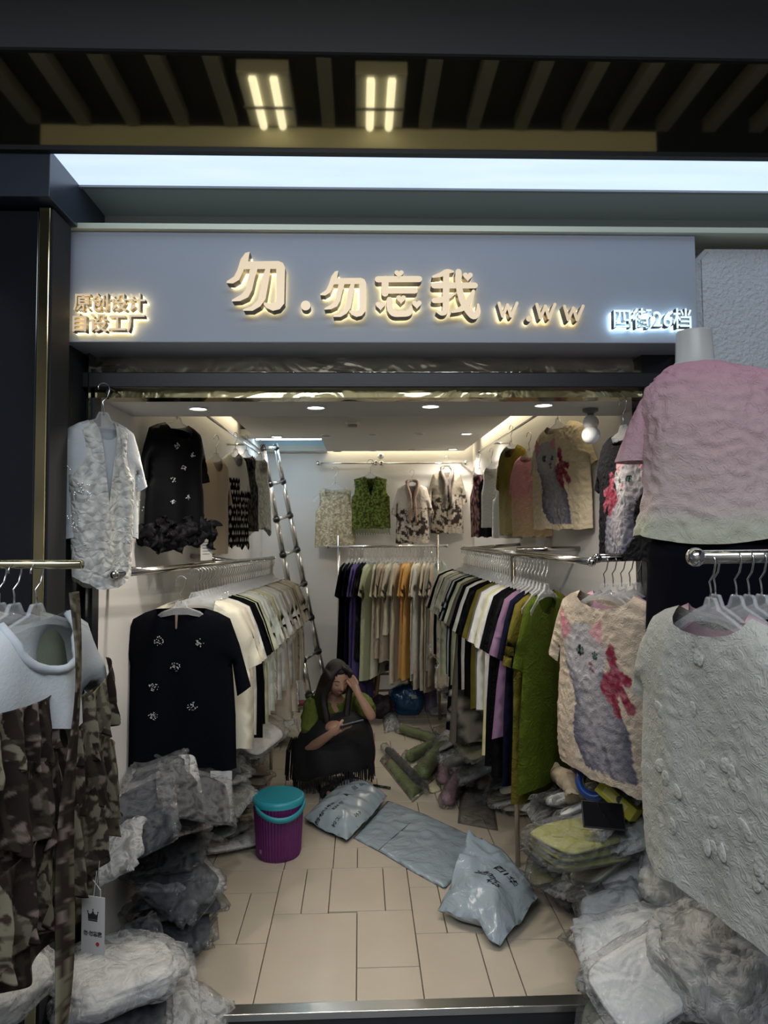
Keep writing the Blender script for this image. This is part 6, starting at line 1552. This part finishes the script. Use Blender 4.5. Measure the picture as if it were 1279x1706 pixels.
    for k in range(3):
        M = Matrix.Translation((p.x, p.y, p.z+.026*k)) @ Matrix.Rotation(.25+.1*k, 4, 'Z') @ Matrix.Diagonal((1.0, 1.0, 1.0, 1))
        pack(1, 'straw', (.30, .30, .10), M_film, M, ['lowest', 'middle', 'topmost'][k]+' of the three straw yellow folded tops on the right heap', 'straw yellow folded tops')
    p = on_heap(hp, 990, 1352, 2.4); t = empty('tape_roll', p+Vector((0, 0, .055)), (R(58), 0, R(-25)), 'blue roll of tape lying on the right heap beside the yellow box', 'tape')
    obj('tape', lathe([(.038, -.024), (.062, -.024), (.064, -.02), (.064, .02), (.062, .024), (.038, .024), (.038, -.024)], 36, cap=False), mat('blue_tape', (.01, .05, .22), .3), t, True)
    obj('core', lathe([(.034, -.024), (.038, -.024), (.038, .024), (.034, .024), (.034, -.024)], 30, cap=False), mat('card_core', (.10, .08, .06), .8), t, True)
    p = on_heap(hp, 1024, 1352, 2.4); t = empty('yellow_box', p+Vector((0, 0, .02)), (R(-20), R(28), R(-50)), 'yellow carton of supplies on the right heap behind the blue tape', 'box')
    obj('carton', box((-.075, -.035, 0), (.075, .035, .05), .003), mat('yellow_carton', (.36, .32, .02), .5), t); obj('printed_panel', box((-.05, -.0355, .012), (.045, -.035, .038)), mat('pale_yellow_print', (.5, .47, .12), .5), t)
    p = on_heap(hp, 1005, 1392, 2.3); t = empty('tablet', p+Vector((0, 0, .05)), (R(48), R(3), R(-8)), 'black tablet propped on the right heap in front of the blue tape', 'tablet')
    obj('case', box((-.07, -.045, -.004), (.07, .045, .004), .003), M_blackm, t); obj('screen', box((-.066, -.041, .004), (.066, .041, .0045)), mat('dark_screen', (.008, .008, .01), .05), t)
    p = on_heap(hp, 905, 1320, 2.5); t = empty('shipping_label', p+Vector((0, 0, .03)), (R(20), R(10), R(-30)), 'white paper label lying on the right heap', 'label'); obj('paper', box((-.035, -.025, 0), (.035, .025, .0012)), mat('label_paper', (.6, .6, .6), .6), t)
    bm = bmesh.new(); [add_box(bm, (-.028, .015-.009*k, .0012), (.02-.006*(k % 2), .017-.009*k, .0016)) for k in range(4)]; obj('print', bm, mat('tag_ink', (0, 0, 0)), t)
    # loose cloths dragging over the heap: bent soft strips
    for i, (pts, c, w, lb) in enumerate((([(880, 1262), (912, 1285), (950, 1320), (958, 1370)], (.34, .28, .20), .035, 'tan twisted cloth strip trailing over the right heap'), ([(915, 1258), (960, 1262), (1000, 1300), (1042, 1350)], (.05, .05, .05), .04, 'dark twisted cloth trailing down to the yellow box'), ([(800, 1232), (850, 1240), (880, 1262), (905, 1300)], (.22, .19, .10), .035, 'olive brown twisted cloth on the right heap below the hanging hems'))):
        q = [on_heap(hp, *pp, 2.4)+Vector((0, 0, w*.8)) for pp in pts]; c0 = q[0].copy()
        bm = bmesh.new(); add_tube(bm, [p_-c0 for p_ in catmull(q, 8)], [w*(.6+.5*abs(sin(k*.35+i))) for k in range(8*3+1)], 12)
        for v in bm.verts: v.co += Vector((nz(*v.co, 22), nz(v.co.x+5, v.co.y, v.co.z, 22), nz(v.co.x, v.co.y+5, v.co.z, 22)))*.018
        o = tag(obj('twisted_cloth', bm, mat('loose_cloth_%d' % i, c, .8, bump=.8, bscale=18, var=.4, vscale=14, stretch=(2, 2, 1)), None, True), lb, 'cloth'); o.location = c0
    return hp
HPR = heaps()
